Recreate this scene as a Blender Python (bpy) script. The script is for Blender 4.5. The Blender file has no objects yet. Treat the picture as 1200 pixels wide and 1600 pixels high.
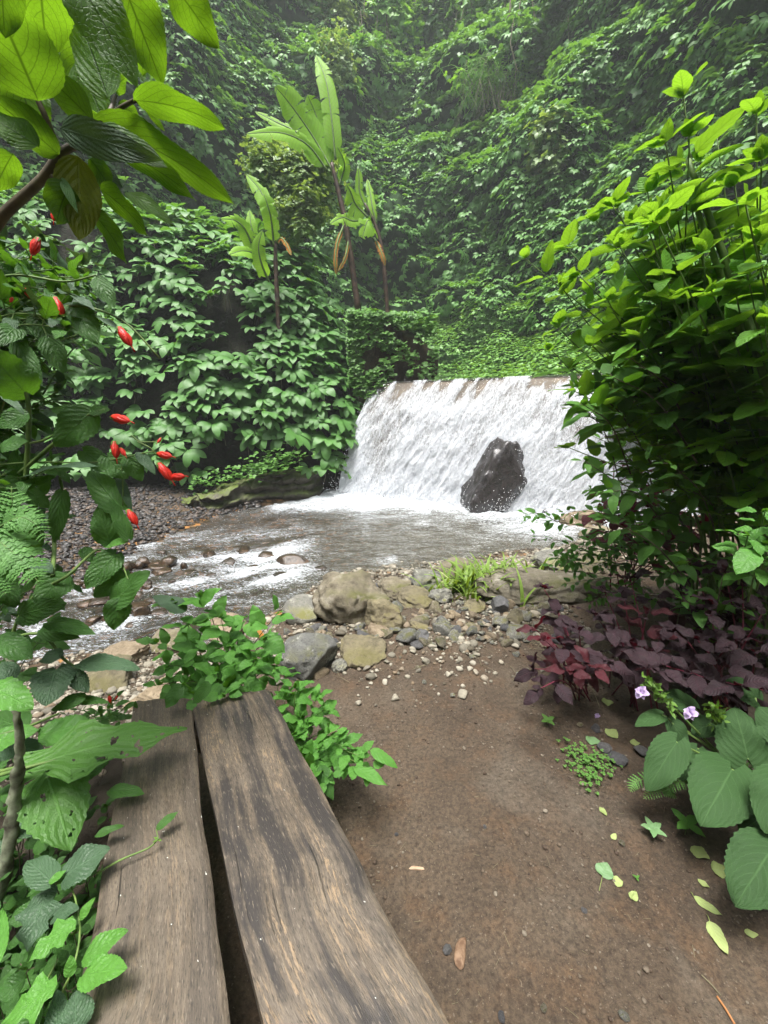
import bpy, bmesh, math, random
import numpy as np
from math import radians, sin, cos, pi
from mathutils import Vector, Matrix

scene = bpy.context.scene
COL = scene.collection
RNG = np.random.default_rng(7)
random.seed(7)

# ------------------------------------------------------------------ camera, sky, sun, exposure
FPX = 620.0                     # focal length in pixels of a 1200 x 1600 frame
PITCH = radians(13.6)
EYE = 1.55
SP, CP = sin(PITCH), cos(PITCH)
cam = bpy.data.cameras.new("camera")
cam.sensor_fit = 'VERTICAL'; cam.sensor_height = 36.0; cam.lens = FPX / 1600 * 36
cam.clip_start = 0.03; cam.clip_end = 500
camo = bpy.data.objects.new("camera", cam); COL.objects.link(camo)
camo.location = (0, 0, EYE); camo.rotation_euler = (pi / 2 - PITCH, 0, 0)
scene.camera = camo

SUN_EL, SUN_AZ = radians(77), radians(-150)      # azimuth from +Y towards +X
world = bpy.data.worlds.new("World"); scene.world = world; world.use_nodes = True
wn = world.node_tree; wn.nodes.clear()
sky = wn.nodes.new('ShaderNodeTexSky'); sky.sky_type = 'NISHITA'; sky.sun_disc = False
sky.sun_elevation = SUN_EL; sky.sun_rotation = SUN_AZ
sky.air_density = 1.0; sky.dust_density = 4.0; sky.ozone_density = 0.6
bgn = wn.nodes.new('ShaderNodeBackground'); bgn.inputs[1].default_value = 0.15
wo = wn.nodes.new('ShaderNodeOutputWorld')
hs = wn.nodes.new('ShaderNodeHueSaturation'); hs.inputs['Saturation'].default_value = .45   # thin cloud whitens the sky
wn.links.new(sky.outputs[0], hs.inputs['Color']); wn.links.new(hs.outputs[0], bgn.inputs[0]); wn.links.new(bgn.outputs[0], wo.inputs[0])
sun = bpy.data.lights.new("sun", 'SUN'); sun.energy = 2.6; sun.angle = radians(20); sun.color = (1, .98, .94)
suno = bpy.data.objects.new("sun", sun); COL.objects.link(suno)
sd = Vector((sin(SUN_AZ) * cos(SUN_EL), cos(SUN_AZ) * cos(SUN_EL), sin(SUN_EL)))
suno.rotation_euler = sd.to_track_quat('Z', 'Y').to_euler(); suno.location = sd * 40
scene.view_settings.view_transform = 'Standard'; scene.view_settings.look = 'None'
scene.view_settings.exposure = 1.5; scene.view_settings.gamma = 1
cy = scene.cycles
cy.max_bounces = 7; cy.diffuse_bounces = 3; cy.glossy_bounces = 3; cy.transmission_bounces = 4
cy.transparent_max_bounces = 12; cy.volume_bounces = 1
cy.use_adaptive_sampling = True; cy.adaptive_threshold = 0.02
cy.caustics_reflective = False; cy.caustics_refractive = False

# ------------------------------------------------------------------ pixel -> place
def ray(px, py):
    b = 800 - py
    return np.array([px - 600.0, FPX * CP + b * SP, -FPX * SP + b * CP])
def at(px, py, Y):
    d = ray(px, py); t = Y / d[1]
    return np.array([0, 0, EYE]) + d * t
def onz(px, py, z=0.0):
    d = ray(px, py); t = (z - EYE) / d[2]
    return np.array([0, 0, EYE]) + d * t
def unit(v):
    v = np.asarray(v, float); n = np.linalg.norm(v, axis=-1, keepdims=True)
    return v / np.maximum(n, 1e-9)
def sstep(x):
    x = np.clip(x, 0, 1); return x * x * (3 - 2 * x)

# ------------------------------------------------------------------ noise
def _h(i, j, k, s):
    n = (i * 374761393 + j * 668265263 + k * 2147483647 + s * 974711) & 0xffffffff
    n = ((n ^ (n >> 13)) * 1274126177) & 0xffffffff
    n = n ^ (n >> 16)
    return (n & 0xffff) / 65535.0
def vnoise(p, s=0):
    p = np.asarray(p, float)
    if p.shape[-1] == 2: p = np.concatenate([p, np.zeros(p.shape[:-1] + (1,))], -1)
    f = np.floor(p); w = p - f; w = w * w * (3 - 2 * w); f = f.astype(np.int64)
    i, j, k = f[..., 0], f[..., 1], f[..., 2]; a, b, c = w[..., 0], w[..., 1], w[..., 2]
    r = 0
    for di in (0, 1):
        for dj in (0, 1):
            for dk in (0, 1):
                wt = (a if di else 1 - a) * (b if dj else 1 - b) * (c if dk else 1 - c)
                r = r + wt * _h(i + di, j + dj, k + dk, s)
    return r * 2 - 1
def fbm(p, o=4, s=0, g=.5):
    p = np.asarray(p, float); r = 0; a = 1; t = 0
    for q in range(o):
        r = r + a * vnoise(p * (2.03 ** q) + q * 17.3, s + q); t += a; a *= g
    return r / t

# ------------------------------------------------------------------ objects
def tag(o, label=None, cat=None, group=None, kind=None):
    if label: o['label'] = label
    if cat: o['category'] = cat
    if group: o['group'] = group
    if kind: o['kind'] = kind
    return o
def empty(name, loc, label, cat, group=None):
    o = bpy.data.objects.new(name, None); COL.objects.link(o)
    o.location = [float(c) for c in loc]; o.empty_display_size = .1
    return tag(o, label, cat, group)
def mesh_obj(name, V, Fc, mat, parent=None, attr=None, smooth=True, foam=None):
    """V (n,3) world coordinates; Fc list/array of faces (array of quads or tris, or list of arrays)"""
    me = bpy.data.meshes.new(name)
    V = np.asarray(V, np.float32)
    if parent is not None: V = V - np.array(parent.matrix_world.translation if parent.parent is None and False else wloc(parent), np.float32)
    arrs = Fc if isinstance(Fc, list) else [Fc]
    arrs = [np.asarray(a, np.int32) for a in arrs if len(a)]
    loops = np.concatenate([a.ravel() for a in arrs])
    sizes = np.concatenate([np.full(len(a), a.shape[1], np.int32) for a in arrs])
    starts = np.concatenate([[0], np.cumsum(sizes)[:-1]]).astype(np.int32)
    me.vertices.add(len(V)); me.vertices.foreach_set('co', V.ravel())
    me.loops.add(len(loops)); me.loops.foreach_set('vertex_index', loops)
    me.polygons.add(len(sizes)); me.polygons.foreach_set('loop_start', starts)
    me.update(calc_edges=True)
    me.polygons.foreach_set('use_smooth', np.full(len(sizes), smooth))
    if attr is not None:
        a = me.attributes.new('luv', 'FLOAT_VECTOR', 'POINT'); a.data.foreach_set('vector', np.asarray(attr, np.float32).ravel())
    if foam is not None:
        a = me.attributes.new('foam', 'FLOAT', 'POINT'); a.data.foreach_set('value', np.asarray(foam, np.float32).ravel())
    me.update()
    if mat: me.materials.append(mat)
    o = bpy.data.objects.new(name, me); COL.objects.link(o)
    if parent is not None: o.parent = parent
    return o
def wloc(o):
    v = Vector((0, 0, 0))
    while o is not None:
        v = v + o.location; o = o.parent
    return np.array(v)
def grid_faces(nu, nv):
    i = np.arange(nu - 1)[:, None] * nv + np.arange(nv - 1)[None, :]
    i = i.ravel()
    return np.stack([i, i + nv, i + nv + 1, i + 1], 1)

class Batch:
    """many copies of small prototypes collected into ONE mesh"""
    def __init__(s): s.V = []; s.F = {}; s.A = []; s.n = 0
    def raw(s, V, Fc, A):
        s.V.append(V); s.A.append(A); Fc = np.asarray(Fc)
        s.F.setdefault(Fc.shape[1], []).append(Fc + s.n); s.n += len(V)
    def add(s, proto, O, R, S, var=None):
        V, Fc, A = proto; O = np.atleast_2d(O); N = len(O)
        R = np.asarray(R).reshape(N, 3, 3); S = np.asarray(S, float)
        if S.ndim == 0: S = np.full(N, float(S))
        if S.ndim == 1: S = np.repeat(S[:, None], 3, 1)
        W = np.einsum('nij,nvj->nvi', R, V[None] * S[:, None, :]) + O[:, None, :]
        At = np.repeat(A[None], N, 0).copy()
        if var is None: var = RNG.random(N)
        At[..., 2] = np.clip(At[..., 2] * .35 + np.asarray(var)[:, None], 0, 1)
        Ft = (Fc[None] + (np.arange(N) * len(V))[:, None, None]).reshape(-1, Fc.shape[1])
        s.raw(W.reshape(-1, 3), Ft, At.reshape(-1, 3))
    def build(s, name, mat, parent=None, smooth=True):
        if not s.n: return None
        return mesh_obj(name, np.concatenate(s.V), [np.concatenate(f) for f in s.F.values()], mat, parent, np.concatenate(s.A), smooth)

def frame(d, n):
    """columns: side, direction(+Y), normal(+Z)"""
    d = unit(d); n = np.asarray(n, float); n = unit(n - d * (n * d).sum(-1, keepdims=True)); x = np.cross(d, n)
    return np.stack([x, d, n], -1)

# ------------------------------------------------------------------ leaf prototypes (length 1 along +Y, face +Z)
PROF = {
    'lance': lambda v: np.sin(pi * v ** .8) ** .9,
    'ovate': lambda v: 2.62 * np.clip(v, 0, 1) ** .55 * np.clip(1 - v, 0, 1) ** .92,
    'heart': lambda v: np.where(v < .3, .25 + .75 * np.sin(pi / 2 * np.clip(v / .3, 0, 1)) ** .55, np.cos(pi / 2 * np.clip((v - .3) / .7, 0, 1)) ** .75),
    'obov': lambda v: np.sin(pi * v ** 1.25) ** .8,
    'strap': lambda v: np.clip(v * 9, 0, 1) ** .5 * np.clip((1 - v) * 3.5, 0, 1) ** .6,
    'blade': lambda v: (1 - v) ** .6,
    'lobed': lambda v: (np.sin(pi * v ** .62)) ** .8 * (1 + .38 * np.cos(v * 17 + .4) * (1 - v * .5)),
}
def leaf(w=.5, prof='ovate', nv=9, nu=2, fold=.15, curl=.5, wave=0., serr=0., back=0., seed=0, thick=0):
    r = np.random.default_rng(seed)
    v = np.linspace(0, 1, nv + 1)
    wd = np.clip(PROF[prof](v), 0, 2) * w * .5
    wd[0] = max(wd[0], .004) if prof != 'heart' else w * .10; wd[-1] = .002
    ang = np.cumsum(np.full(nv + 1, curl / nv)) - curl / nv - curl * .25
    cyy = np.concatenate([[0], np.cumsum(np.cos(ang[:-1]))]) / nv; czz = np.concatenate([[0], np.cumsum(-np.sin(ang[:-1]))]) / nv
    us = np.linspace(-1, 1, 2 * nu + 1)
    V = []; A = []; ph = r.random() * 6
    for i in range(nv + 1):
        wl = wd[i] * (1 + (serr * (1 if i % 2 else -1) if 0 < i < nv else 0))
        for u in us:
            x = u * wl; z = fold * abs(x) * (1.2 - .8 * abs(u)) * (1 - .3 * v[i])
            z += wave * w * abs(u) * np.sin(v[i] * 11 + ph + (2 if u > 0 else 0)) * .5
            y = -back * w * abs(u) ** 1.5 * (1 - v[i]) ** 3
            # local frame follows the bend
            V.append((x, cyy[i] + y * cos(ang[i]) + z * sin(ang[i]), czz[i] - y * sin(ang[i]) + z * cos(ang[i])))
            A.append((u, v[i], r.random() * .0))
    return np.array(V), grid_faces(nv + 1, 2 * nu + 1), np.array(A)
def merge(parts):
    V = []; Fs = []; A = []; n = 0
    for v, f, a in parts:
        V.append(v); Fs.append(f + n); A.append(a); n += len(v)
    return np.concatenate(V), np.concatenate(Fs), np.concatenate(A)
def xf(p, R, O=(0, 0, 0), S=1.0, var=0.0):
    V, f, a = p; a = a.copy(); a[:, 2] += var
    return (V * S) @ np.asarray(R).T + np.array(O), f, a
def palmate(n=6, spread=2.9, w=.42, nv=6, nu=1, curl=1.1, seed=0, prof='obov', fold=.25):
    """hand of drooping leaflets round one stalk end; +Z is the hand's face, -Y hangs down"""
    r = np.random.default_rng(seed); parts = []
    for k in range(n):
        a = -spread / 2 + spread * k / (n - 1) + r.normal(0, .1)
        L = (1 - .25 * abs(a) / (spread / 2)) * r.uniform(.85, 1.1)
        d = np.array([sin(a), -cos(a), .25 + r.normal(0, .12)])
        lf = leaf(w * r.uniform(.85, 1.1), prof, nv, nu, fold=fold, curl=curl * r.uniform(.7, 1.3), seed=seed * 10 + k)
        parts.append(xf(lf, frame(d, np.array([0, 0, 1.]) + r.normal(0, .12, 3)), d * .05, L * .62, r.uniform(-.2, .9)))
    return merge(parts)

# ------------------------------------------------------------------ tubes
def tube(pts, rad, sides=6, caps=True):
    P = np.asarray(pts, float); n = len(P); rad = np.full(n, rad) if np.isscalar(rad) else np.asarray(rad, float)
    T = unit(np.gradient(P, axis=0)); up = np.array([.13, .21, 1.]); N = np.zeros_like(P)
    cur = unit(np.cross(T[0], up if abs(T[0] @ unit(up)) < .95 else np.array([1., 0, 0])))
    for i in range(n):
        cur = unit(cur - T[i] * (cur @ T[i])); N[i] = cur
    B = np.cross(T, N); th = np.arange(sides) * 2 * pi / sides
    V = P[:, None] + rad[:, None, None] * (np.cos(th)[None, :, None] * N[:, None] + np.sin(th)[None, :, None] * B[:, None])
    V = V.reshape(-1, 3); Fs = []
    for i in range(n - 1):
        for j in range(sides):
            a = i * sides + j; b = i * sides + (j + 1) % sides
            Fs.append((a, b, b + sides, a + sides))
    A = np.stack([np.tile(np.linspace(-1, 1, sides), n), np.repeat(np.linspace(0, 1, n), sides), np.full(n * sides, .5)], 1)
    if caps:
        V = np.vstack([V, P[0], P[-1]]); A = np.vstack([A, A[0], A[-1]]); c0, c1 = len(V) - 2, len(V) - 1; o = (n - 1) * sides
        for j in range(sides):
            Fs.append((c0, (j + 1) % sides, j, c0)); Fs.append((c1, o + j, o + (j + 1) % sides, c1))
        tri = [f[:3] for f in Fs if f[0] == f[3]]; Fs = [f for f in Fs if f[0] != f[3]]
        return V, [np.array(Fs), np.array(tri)], A
    return V, [np.array(Fs)], A
def tube_obj(name, pts, rad, mat, parent=None, sides=6):
    V, Fs, A = tube(pts, rad, sides); return mesh_obj(name, V, Fs, mat, parent, A)
def batch_tube(b, pts, rad, sides=5):
    V, Fs, A = tube(pts, rad, sides, False); b.raw(V, Fs[0], A)
def curve(ctrl, n=14):
    """Catmull-Rom through control points"""
    P = np.asarray(ctrl, float)
    if len(P) == 2: t = np.linspace(0, 1, n)[:, None]; return P[0] * (1 - t) + P[1] * t
    Q = np.vstack([2 * P[0] - P[1], P, 2 * P[-1] - P[-2]]); out = []
    m = max(2, n // (len(P) - 1))
    for i in range(1, len(Q) - 2):
        for t in np.linspace(0, 1, m, endpoint=False):
            a, b, c, d = Q[i - 1], Q[i], Q[i + 1], Q[i + 2]
            out.append(.5 * ((2 * b) + (c - a) * t + (2 * a - 5 * b + 4 * c - d) * t * t + (-a + 3 * b - 3 * c + d) * t ** 3))
    out.append(P[-1]); return np.array(out)

# ------------------------------------------------------------------ materials
def newmat(name):
    m = bpy.data.materials.new(name); m.use_nodes = True; nt = m.node_tree; nt.nodes.clear()
    out = nt.nodes.new('ShaderNodeOutputMaterial')
    return m, nt, out
class NT:
    def __init__(s, nt): s.nt = nt
    def n(s, t, **kw):
        o = s.nt.nodes.new(t)
        for k, v in kw.items(): setattr(o, k, v)
        return o
    def set(s, sock, v):
        if isinstance(v, bpy.types.NodeSocket): s.nt.links.new(v, sock)
        elif v is not None:
            if isinstance(v, (tuple, list)) and len(v) == 3 and sock.type == 'RGBA': v = (*v, 1)
            sock.default_value = v
    def math(s, op, a, b=None, c=None, clamp=False):
        o = s.n('ShaderNodeMath', operation=op, use_clamp=clamp)
        for i, v in enumerate((a, b, c)): s.set(o.inputs[i], v)
        return o.outputs[0]
    def mix(s, f, a, b, bt='MIX'):
        o = s.n('ShaderNodeMix', data_type='RGBA', blend_type=bt); s.set(o.inputs[0], f); s.set(o.inputs[6], a); s.set(o.inputs[7], b)
        return o.outputs[2]
    def noise(s, vec, scale, detail=4, rough=.55, dist=0., out=0):
        o = s.n('ShaderNodeTexNoise'); s.set(o.inputs['Vector'], vec); s.set(o.inputs['Scale'], scale)
        s.set(o.inputs['Detail'], detail); s.set(o.inputs['Roughness'], rough); s.set(o.inputs['Distortion'], dist)
        return o.outputs[out]
    def vor(s, vec, scale, feat='F1', out='Distance'):
        o = s.n('ShaderNodeTexVoronoi', feature=feat); s.set(o.inputs['Vector'], vec); s.set(o.inputs['Scale'], scale)
        return o.outputs[out]
    def ramp(s, f, stops):
        o = s.n('ShaderNodeValToRGB'); s.set(o.inputs[0], f); r = o.color_ramp
        while len(r.elements) < len(stops): r.elements.new(.5)
        for e, (p, c) in zip(r.elements, stops):
            e.position = p; e.color = (*c, 1) if isinstance(c, (tuple, list)) else (c, c, c, 1)
        return o.outputs[0]
    def mr(s, v, a, b, c=0., d=1.):
        o = s.n('ShaderNodeMapRange', clamp=True); s.set(o.inputs[0], v)
        for i, q in enumerate((a, b, c, d)): s.set(o.inputs[i + 1], q)
        return o.outputs[0]
    def attr(s, name, out='Vector'):
        o = s.n('ShaderNodeAttribute', attribute_name=name); return o.outputs[out]
    def sep(s, v):
        o = s.n('ShaderNodeSeparateXYZ'); s.set(o.inputs[0], v); return o.outputs
    def comb(s, x, y, z):
        o = s.n('ShaderNodeCombineXYZ'); s.set(o.inputs[0], x); s.set(o.inputs[1], y); s.set(o.inputs[2], z); return o.outputs[0]
    def pos(s): return s.n('ShaderNodeNewGeometry').outputs['Position']
    def bump(s, h, strength=.3, dist=.01):
        o = s.n('ShaderNodeBump'); s.set(o.inputs['Height'], h); o.inputs['Strength'].default_value = strength; o.inputs['Distance'].default_value = dist
        return o.outputs[0]
    def pri(s, col, rough=.5, spec=.5, normal=None, **kw):
        o = s.n('ShaderNodeBsdfPrincipled'); s.set(o.inputs['Base Color'], col); s.set(o.inputs['Roughness'], rough)
        s.set(o.inputs['Specular IOR Level'], spec)
        if normal is not None: s.set(o.inputs['Normal'], normal)
        for k, v in kw.items(): s.set(o.inputs[k], v)
        return o.outputs[0]
    def mixs(s, f, a, b):
        o = s.n('ShaderNodeMixShader'); s.set(o.inputs[0], f); s.set(o.inputs[1], a); s.set(o.inputs[2], b); return o.outputs[0]

def leaf_mat(name, dark, light, vein=None, trans=.35, rough=.42, spec=.5, vk=9., slope=.45, veinamt=.35, tcol=None, holes=False, spots=None, ribs=.4, ret=0., vw=1.):
    m, nt, out = newmat(name); N = NT(nt)
    x, y, z = N.sep(N.attr('luv'))
    au = N.math('ABSOLUTE', x)
    mid = N.mr(au, .02 * vw, .075 * vw, 1, 0)
    ph = N.math('SUBTRACT', N.math('MULTIPLY', y, vk), N.math('MULTIPLY', N.math('POWER', au, 1.35), slope * vk * .55))
    tri = N.math('ABSOLUTE', N.math('SUBTRACT', N.math('FRACT', ph), .5))       # 0 at vein centre
    side = N.mr(tri, .015 * vw, .10 * vw, 1, 0)
    vn = N.math('MAXIMUM', mid, N.math('MULTIPLY', side, .75))
    P = N.pos()
    mott = N.noise(P, 40 if not ret else 70, 4)
    if ret: rv = N.mr(N.vor(P, ret, 'DISTANCE_TO_EDGE'), .10, .02, 0, 1)
    base = N.mix(N.math('ADD', N.math('MULTIPLY', z, .75), N.math('MULTIPLY', mott, .3), clamp=True), dark, light)
    vc = vein or tuple(min(1, c * 1.7 + .03) for c in light)
    col = N.mix(N.math('MULTIPLY', vn, veinamt), base, vc)
    if spots: col = N.mix(N.mr(N.noise(P, 25, 2), .62, .7), col, spots)
    geo = N.n('ShaderNodeNewGeometry')
    back = N.mix(.35, col, tuple(min(1, c * 1.15 + .03) for c in light))
    col2 = N.mix(geo.outputs['Backfacing'], col, back)
    hgt = N.math('ADD', N.math('MULTIPLY', tri, ribs), N.math('MULTIPLY', mid, -.5))
    hgt = N.math('ADD', hgt, N.math('MULTIPLY', N.noise(P, 120, 2), .25))
    if ret:
        hgt = N.math('SUBTRACT', hgt, N.math('MULTIPLY', rv, .25)); vn = N.math('MAXIMUM', vn, N.math('MULTIPLY', rv, .35))
    bm = N.bump(hgt, .5, .006)
    rg = N.math('ADD', rough - .08, N.math('MULTIPLY', mott, .2))
    p = N.pri(col2, rg, spec, bm)
    t = N.n('ShaderNodeBsdfTranslucent')
    tc = tcol or (min(1, light[0] * 1.9 + .02), min(1, light[1] * 1.75 + .02), light[2] * .7)
    N.set(t.inputs[0], N.mix(N.math('MULTIPLY', vn, .9), N.mix(z, tuple(c * .7 for c in tc), tc), tuple(c * .3 for c in tc)))
    sh = N.mixs(trans, p, t.outputs[0])
    if holes:
        h = N.mr(N.noise(P, 38, 1.5), .645, .655)
        tr = N.n('ShaderNodeBsdfTransparent'); sh = N.mixs(h, sh, tr.outputs[0])
    nt.links.new(sh, out.inputs[0]); return m

M = {}
M['vine'] = leaf_mat('vine_leaf_green', (.040, .125, .024), (.12, .28, .056), trans=.3, rough=.48, spec=.42, vk=8, veinamt=.2)
M['vine_near'] = leaf_mat('broad_vine_leaf', (.028, .092, .020), (.095, .245, .045), trans=.32, rough=.45, spec=.45, vk=9, veinamt=.4, ribs=1.2)
M['vine_fresh'] = leaf_mat('fresh_vine_leaf', (.04, .12, .018), (.10, .24, .035), trans=.35, rough=.45, spec=.4)
M['ivy'] = leaf_mat('ground_ivy', (.07, .18, .035), (.17, .35, .07), trans=.35, rough=.45)
M['tree'] = leaf_mat('hill_tree_leaf', (.03, .09, .018), (.08, .2, .035), trans=.35)
M['limetree'] = leaf_mat('lime_tree_leaf', (.09, .24, .02), (.19, .40, .045), trans=.4)
M['bush'] = leaf_mat('pale_bush_leaf', (.08, .15, .045), (.20, .31, .10), trans=.35)
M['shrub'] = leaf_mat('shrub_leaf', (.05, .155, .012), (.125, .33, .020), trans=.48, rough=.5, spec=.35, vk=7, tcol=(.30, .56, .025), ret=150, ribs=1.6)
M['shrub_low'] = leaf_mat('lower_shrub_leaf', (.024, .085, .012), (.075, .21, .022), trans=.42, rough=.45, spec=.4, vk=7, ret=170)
M['over'] = leaf_mat('overhanging_leaf', (.022, .065, .006), (.06, .16, .010), vein=(.012, .04, .004), trans=.5, rough=.5, spec=.3, vk=6.5, slope=.9, tcol=(.20, .40, .012), veinamt=.7, ret=150, vw=.8, ribs=.8)
M['over_y'] = leaf_mat('yellowing_leaf', (.07, .10, .008), (.13, .17, .010), trans=.45, rough=.5, spec=.3, vk=6.5, slope=.9, tcol=(.25, .28, .012), ret=150, vw=.8, ribs=1.6)
M['hib'] = leaf_mat('hibiscus_leaf', (.018, .064, .010), (.055, .165, .020), trans=.42, rough=.45, spec=.4, vk=6, slope=.9, tcol=(.12, .29, .014), ret=170, vw=.8, ribs=.9)
M['hibg'] = leaf_mat('dusty_green_leaf', (.018, .05, .022), (.045, .10, .04), trans=.22, rough=.5, spec=.4, vk=7, slope=.9, ret=170, vw=.8, veinamt=.5, ribs=.7)
M['eaten'] = leaf_mat('insect_eaten_leaf', (.035, .11, .014), (.07, .19, .022), trans=.35, rough=.5, spec=.4, vk=6, slope=.9, holes=True, veinamt=.6, ret=120, vw=.8, ribs=1.6)
M['young'] = leaf_mat('young_plant_leaf', (.034, .12, .014), (.085, .25, .028), trans=.35, rough=.45, spec=.4, vk=6, ret=170, vw=.8, ribs=.8)
M['purple'] = leaf_mat('purple_leaf', (.006, .003, .005), (.022, .008, .013), vein=(.10, .010, .03), trans=.2, rough=.6, spec=.25, vk=9, veinamt=.4, tcol=(.16, .008, .02), ret=170, ribs=1.6)
M['red'] = leaf_mat('crimson_leaf', (.025, .004, .007), (.075, .007, .013), vein=(.22, .02, .05), trans=.35, rough=.45, spec=.4, vk=9, veinamt=.4, tcol=(.26, .012, .028), ret=170, ribs=1.6)
M['heart'] = leaf_mat('velvet_heart_leaf', (.008, .029, .005), (.022, .068, .010), vein=(.075, .15, .05), trans=.12, rough=.65, spec=.22, vk=5.5, slope=1.4, veinamt=.5, ret=210, vw=.7, ribs=.9)
M['banana'] = leaf_mat('banana_leaf', (.16, .34, .018), (.25, .48, .03), trans=.5, rough=.5, spec=.25, vk=26, slope=.15, veinamt=.15, tcol=(.35, .62, .04))
M['dead'] = leaf_mat('dead_banana_leaf', (.06, .03, .012), (.34, .15, .025), trans=.25, rough=.8, spec=.1, vk=20, spots=(.55, .36, .05))
M['fern'] = leaf_mat('fern_green', (.05, .13, .03), (.10, .25, .05), trans=.35, rough=.5, spec=.35, vk=5)
M['grass'] = leaf_mat('grass_blade_green', (.07, .14, .015), (.17, .27, .04), trans=.35, rough=.5, spec=.3, vk=1, veinamt=.05)
M['fallen'] = leaf_mat('fallen_leaf_yellow_green', (.14, .20, .05), (.30, .36, .13), trans=.2, rough=.6, spec=.3, vk=6)
M['fallen_g'] = leaf_mat('fallen_leaf_green', (.05, .12, .04), (.12, .22, .09), trans=.2, rough=.5, spec=.4, vk=6)
M['variegated'] = leaf_mat('variegated_leaf', (.07, .16, .06), (.14, .26, .1), trans=.2, rough=.5, spec=.4, vk=6, spots=(.5, .6, .45))
M['calyx'] = leaf_mat('bract_green', (.05, .12, .012), (.11, .22, .025), trans=.3, rough=.5)
M['petal_red'] = leaf_mat('red_petal', (.5, .012, .008), (.72, .03, .012), vein=(.4, .01, .01), trans=.3, rough=.4, spec=.4, veinamt=.3, vk=0, tcol=(.8, .05, .02))
M['petal_lilac'] = leaf_mat('lilac_petal', (.50, .36, .66), (.68, .52, .82), vein=(.6, .45, .75), trans=.35, rough=.6, spec=.3, veinamt=.2, vk=0, tcol=(.7, .5, .8))

def stem_mat(name, a, b, rough=.6, scale=30, bump=.3):
    m, nt, out = newmat(name); N = NT(nt); P = N.pos()
    n = N.noise(P, scale, 4)
    nt.links.new(N.pri(N.mix(N.mr(n, .35, .65), a, b), rough, .35, N.bump(n, bump, .004)), out.inputs[0]); return m
M['stem_g'] = stem_mat('green_stem', (.07, .13, .03), (.13, .2, .05))
M['stem_d'] = stem_mat('brown_twig', (.05, .04, .025), (.11, .09, .05))
M['stem_r'] = stem_mat('crimson_stem', (.10, .015, .03), (.2, .03, .06))
M['stem_b'] = stem_mat('banana_stem', (.03, .02, .015), (.10, .06, .04), scale=8)
M['stem_o'] = stem_mat('dry_sheath', (.25, .10, .03), (.38, .18, .07), scale=8)
M['bark'] = stem_mat('lichen_bark', (.05, .045, .03), (.22, .25, .16), .9, 25, .9)
M['liana'] = stem_mat('hanging_liana', (.10, .085, .05), (.2, .18, .11), .8, 12)

def rock_mat(name, a, b, c=None, moss=None, mossamt=.5, rough=.85, spec=.3, scale=1., lichen=None):
    m, nt, out = newmat(name); N = NT(nt)
    tc = N.n('ShaderNodeTexCoord').outputs['Object']; P = tc
    oi = N.n('ShaderNodeObjectInfo').outputs['Random']
    n1 = N.noise(P, 3.2 * scale, 6, .62); n2 = N.noise(P, 26 * scale, 5, .7); n3 = N.noise(P, 90 * scale, 3, .7)
    col = N.mix(N.mr(N.math('ADD', N.math('MULTIPLY', n1, .6), N.math('MULTIPLY', n2, .4)), .36, .62), a, b)
    if c: col = N.mix(N.mr(N.noise(P, 7 * scale, 4, .6), .55, .7), col, c)
    if lichen: col = N.mix(N.mr(N.noise(P, 11 * scale, 6, .75), .58, .66), col, lichen)
    col = N.mix(N.mr(n3, .42, .3), col, tuple(q * .45 for q in a))
    if moss:
        nz = N.sep(N.n('ShaderNodeNewGeometry').outputs['Normal'])[2]
        f = N.math('MULTIPLY', N.mr(N.math('ADD', nz, N.math('MULTIPLY', N.math('SUBTRACT', n2, .5), 2.2)), .45 - mossamt * .5, .9), N.mr(N.noise(P, 2.2 * scale, 3), .5 - mossamt * .3, .6))
        col = N.mix(f, col, moss)
    col = N.mix(1., col, N.mix(oi, (.75, .75, .76), (1.2, 1.17, 1.1)), 'MULTIPLY')
    h = N.math('ADD', N.math('MULTIPLY', n2, .7), N.math('MULTIPLY', n3, .3))
    nt.links.new(N.pri(col, rough, spec, N.bump(h, .75, .02 / scale)), out.inputs[0]); return m
M['rock_tan'] = rock_mat('tan_boulder', (.09, .078, .055), (.22, .195, .145), (.28, .26, .21), moss=(.085, .085, .03), mossamt=.2)
M['rock_grey'] = rock_mat('grey_boulder', (.08, .08, .075), (.20, .20, .18), (.30, .30, .27), moss=(.12, .12, .045), mossamt=.15, lichen=(.42, .42, .38))
M['rock_moss'] = rock_mat('mossy_boulder', (.085, .075, .05), (.19, .165, .11), moss=(.11, .10, .045), mossamt=.3)
M['rock_dark'] = rock_mat('dark_stone', (.05, .05, .052), (.13, .13, .135), rough=.6)
M['rock_orange'] = rock_mat('ochre_stone', (.13, .10, .065), (.27, .22, .155))
M['rock_wet'] = rock_mat('wet_brown_rock', (.016, .012, .008), (.06, .038, .022), (.09, .05, .025), rough=.18, spec=.6)
M['rock_black'] = rock_mat('wet_black_rock', (.012, .011, .011), (.048, .040, .040), (.022, .02, .02), rough=.24, spec=.8, scale=1.6, lichen=(.09, .08, .075))
M['ledge'] = rock_mat('mossy_ledge', (.035, .032, .025), (.10, .09, .065), moss=(.09, .13, .02), mossamt=.9, rough=.6)
M['abut'] = rock_mat('mossy_wall', (.05, .038, .022), (.14, .10, .06), moss=(.06, .09, .015), mossamt=.5, rough=.9, lichen=(.2, .18, .13))

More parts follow.
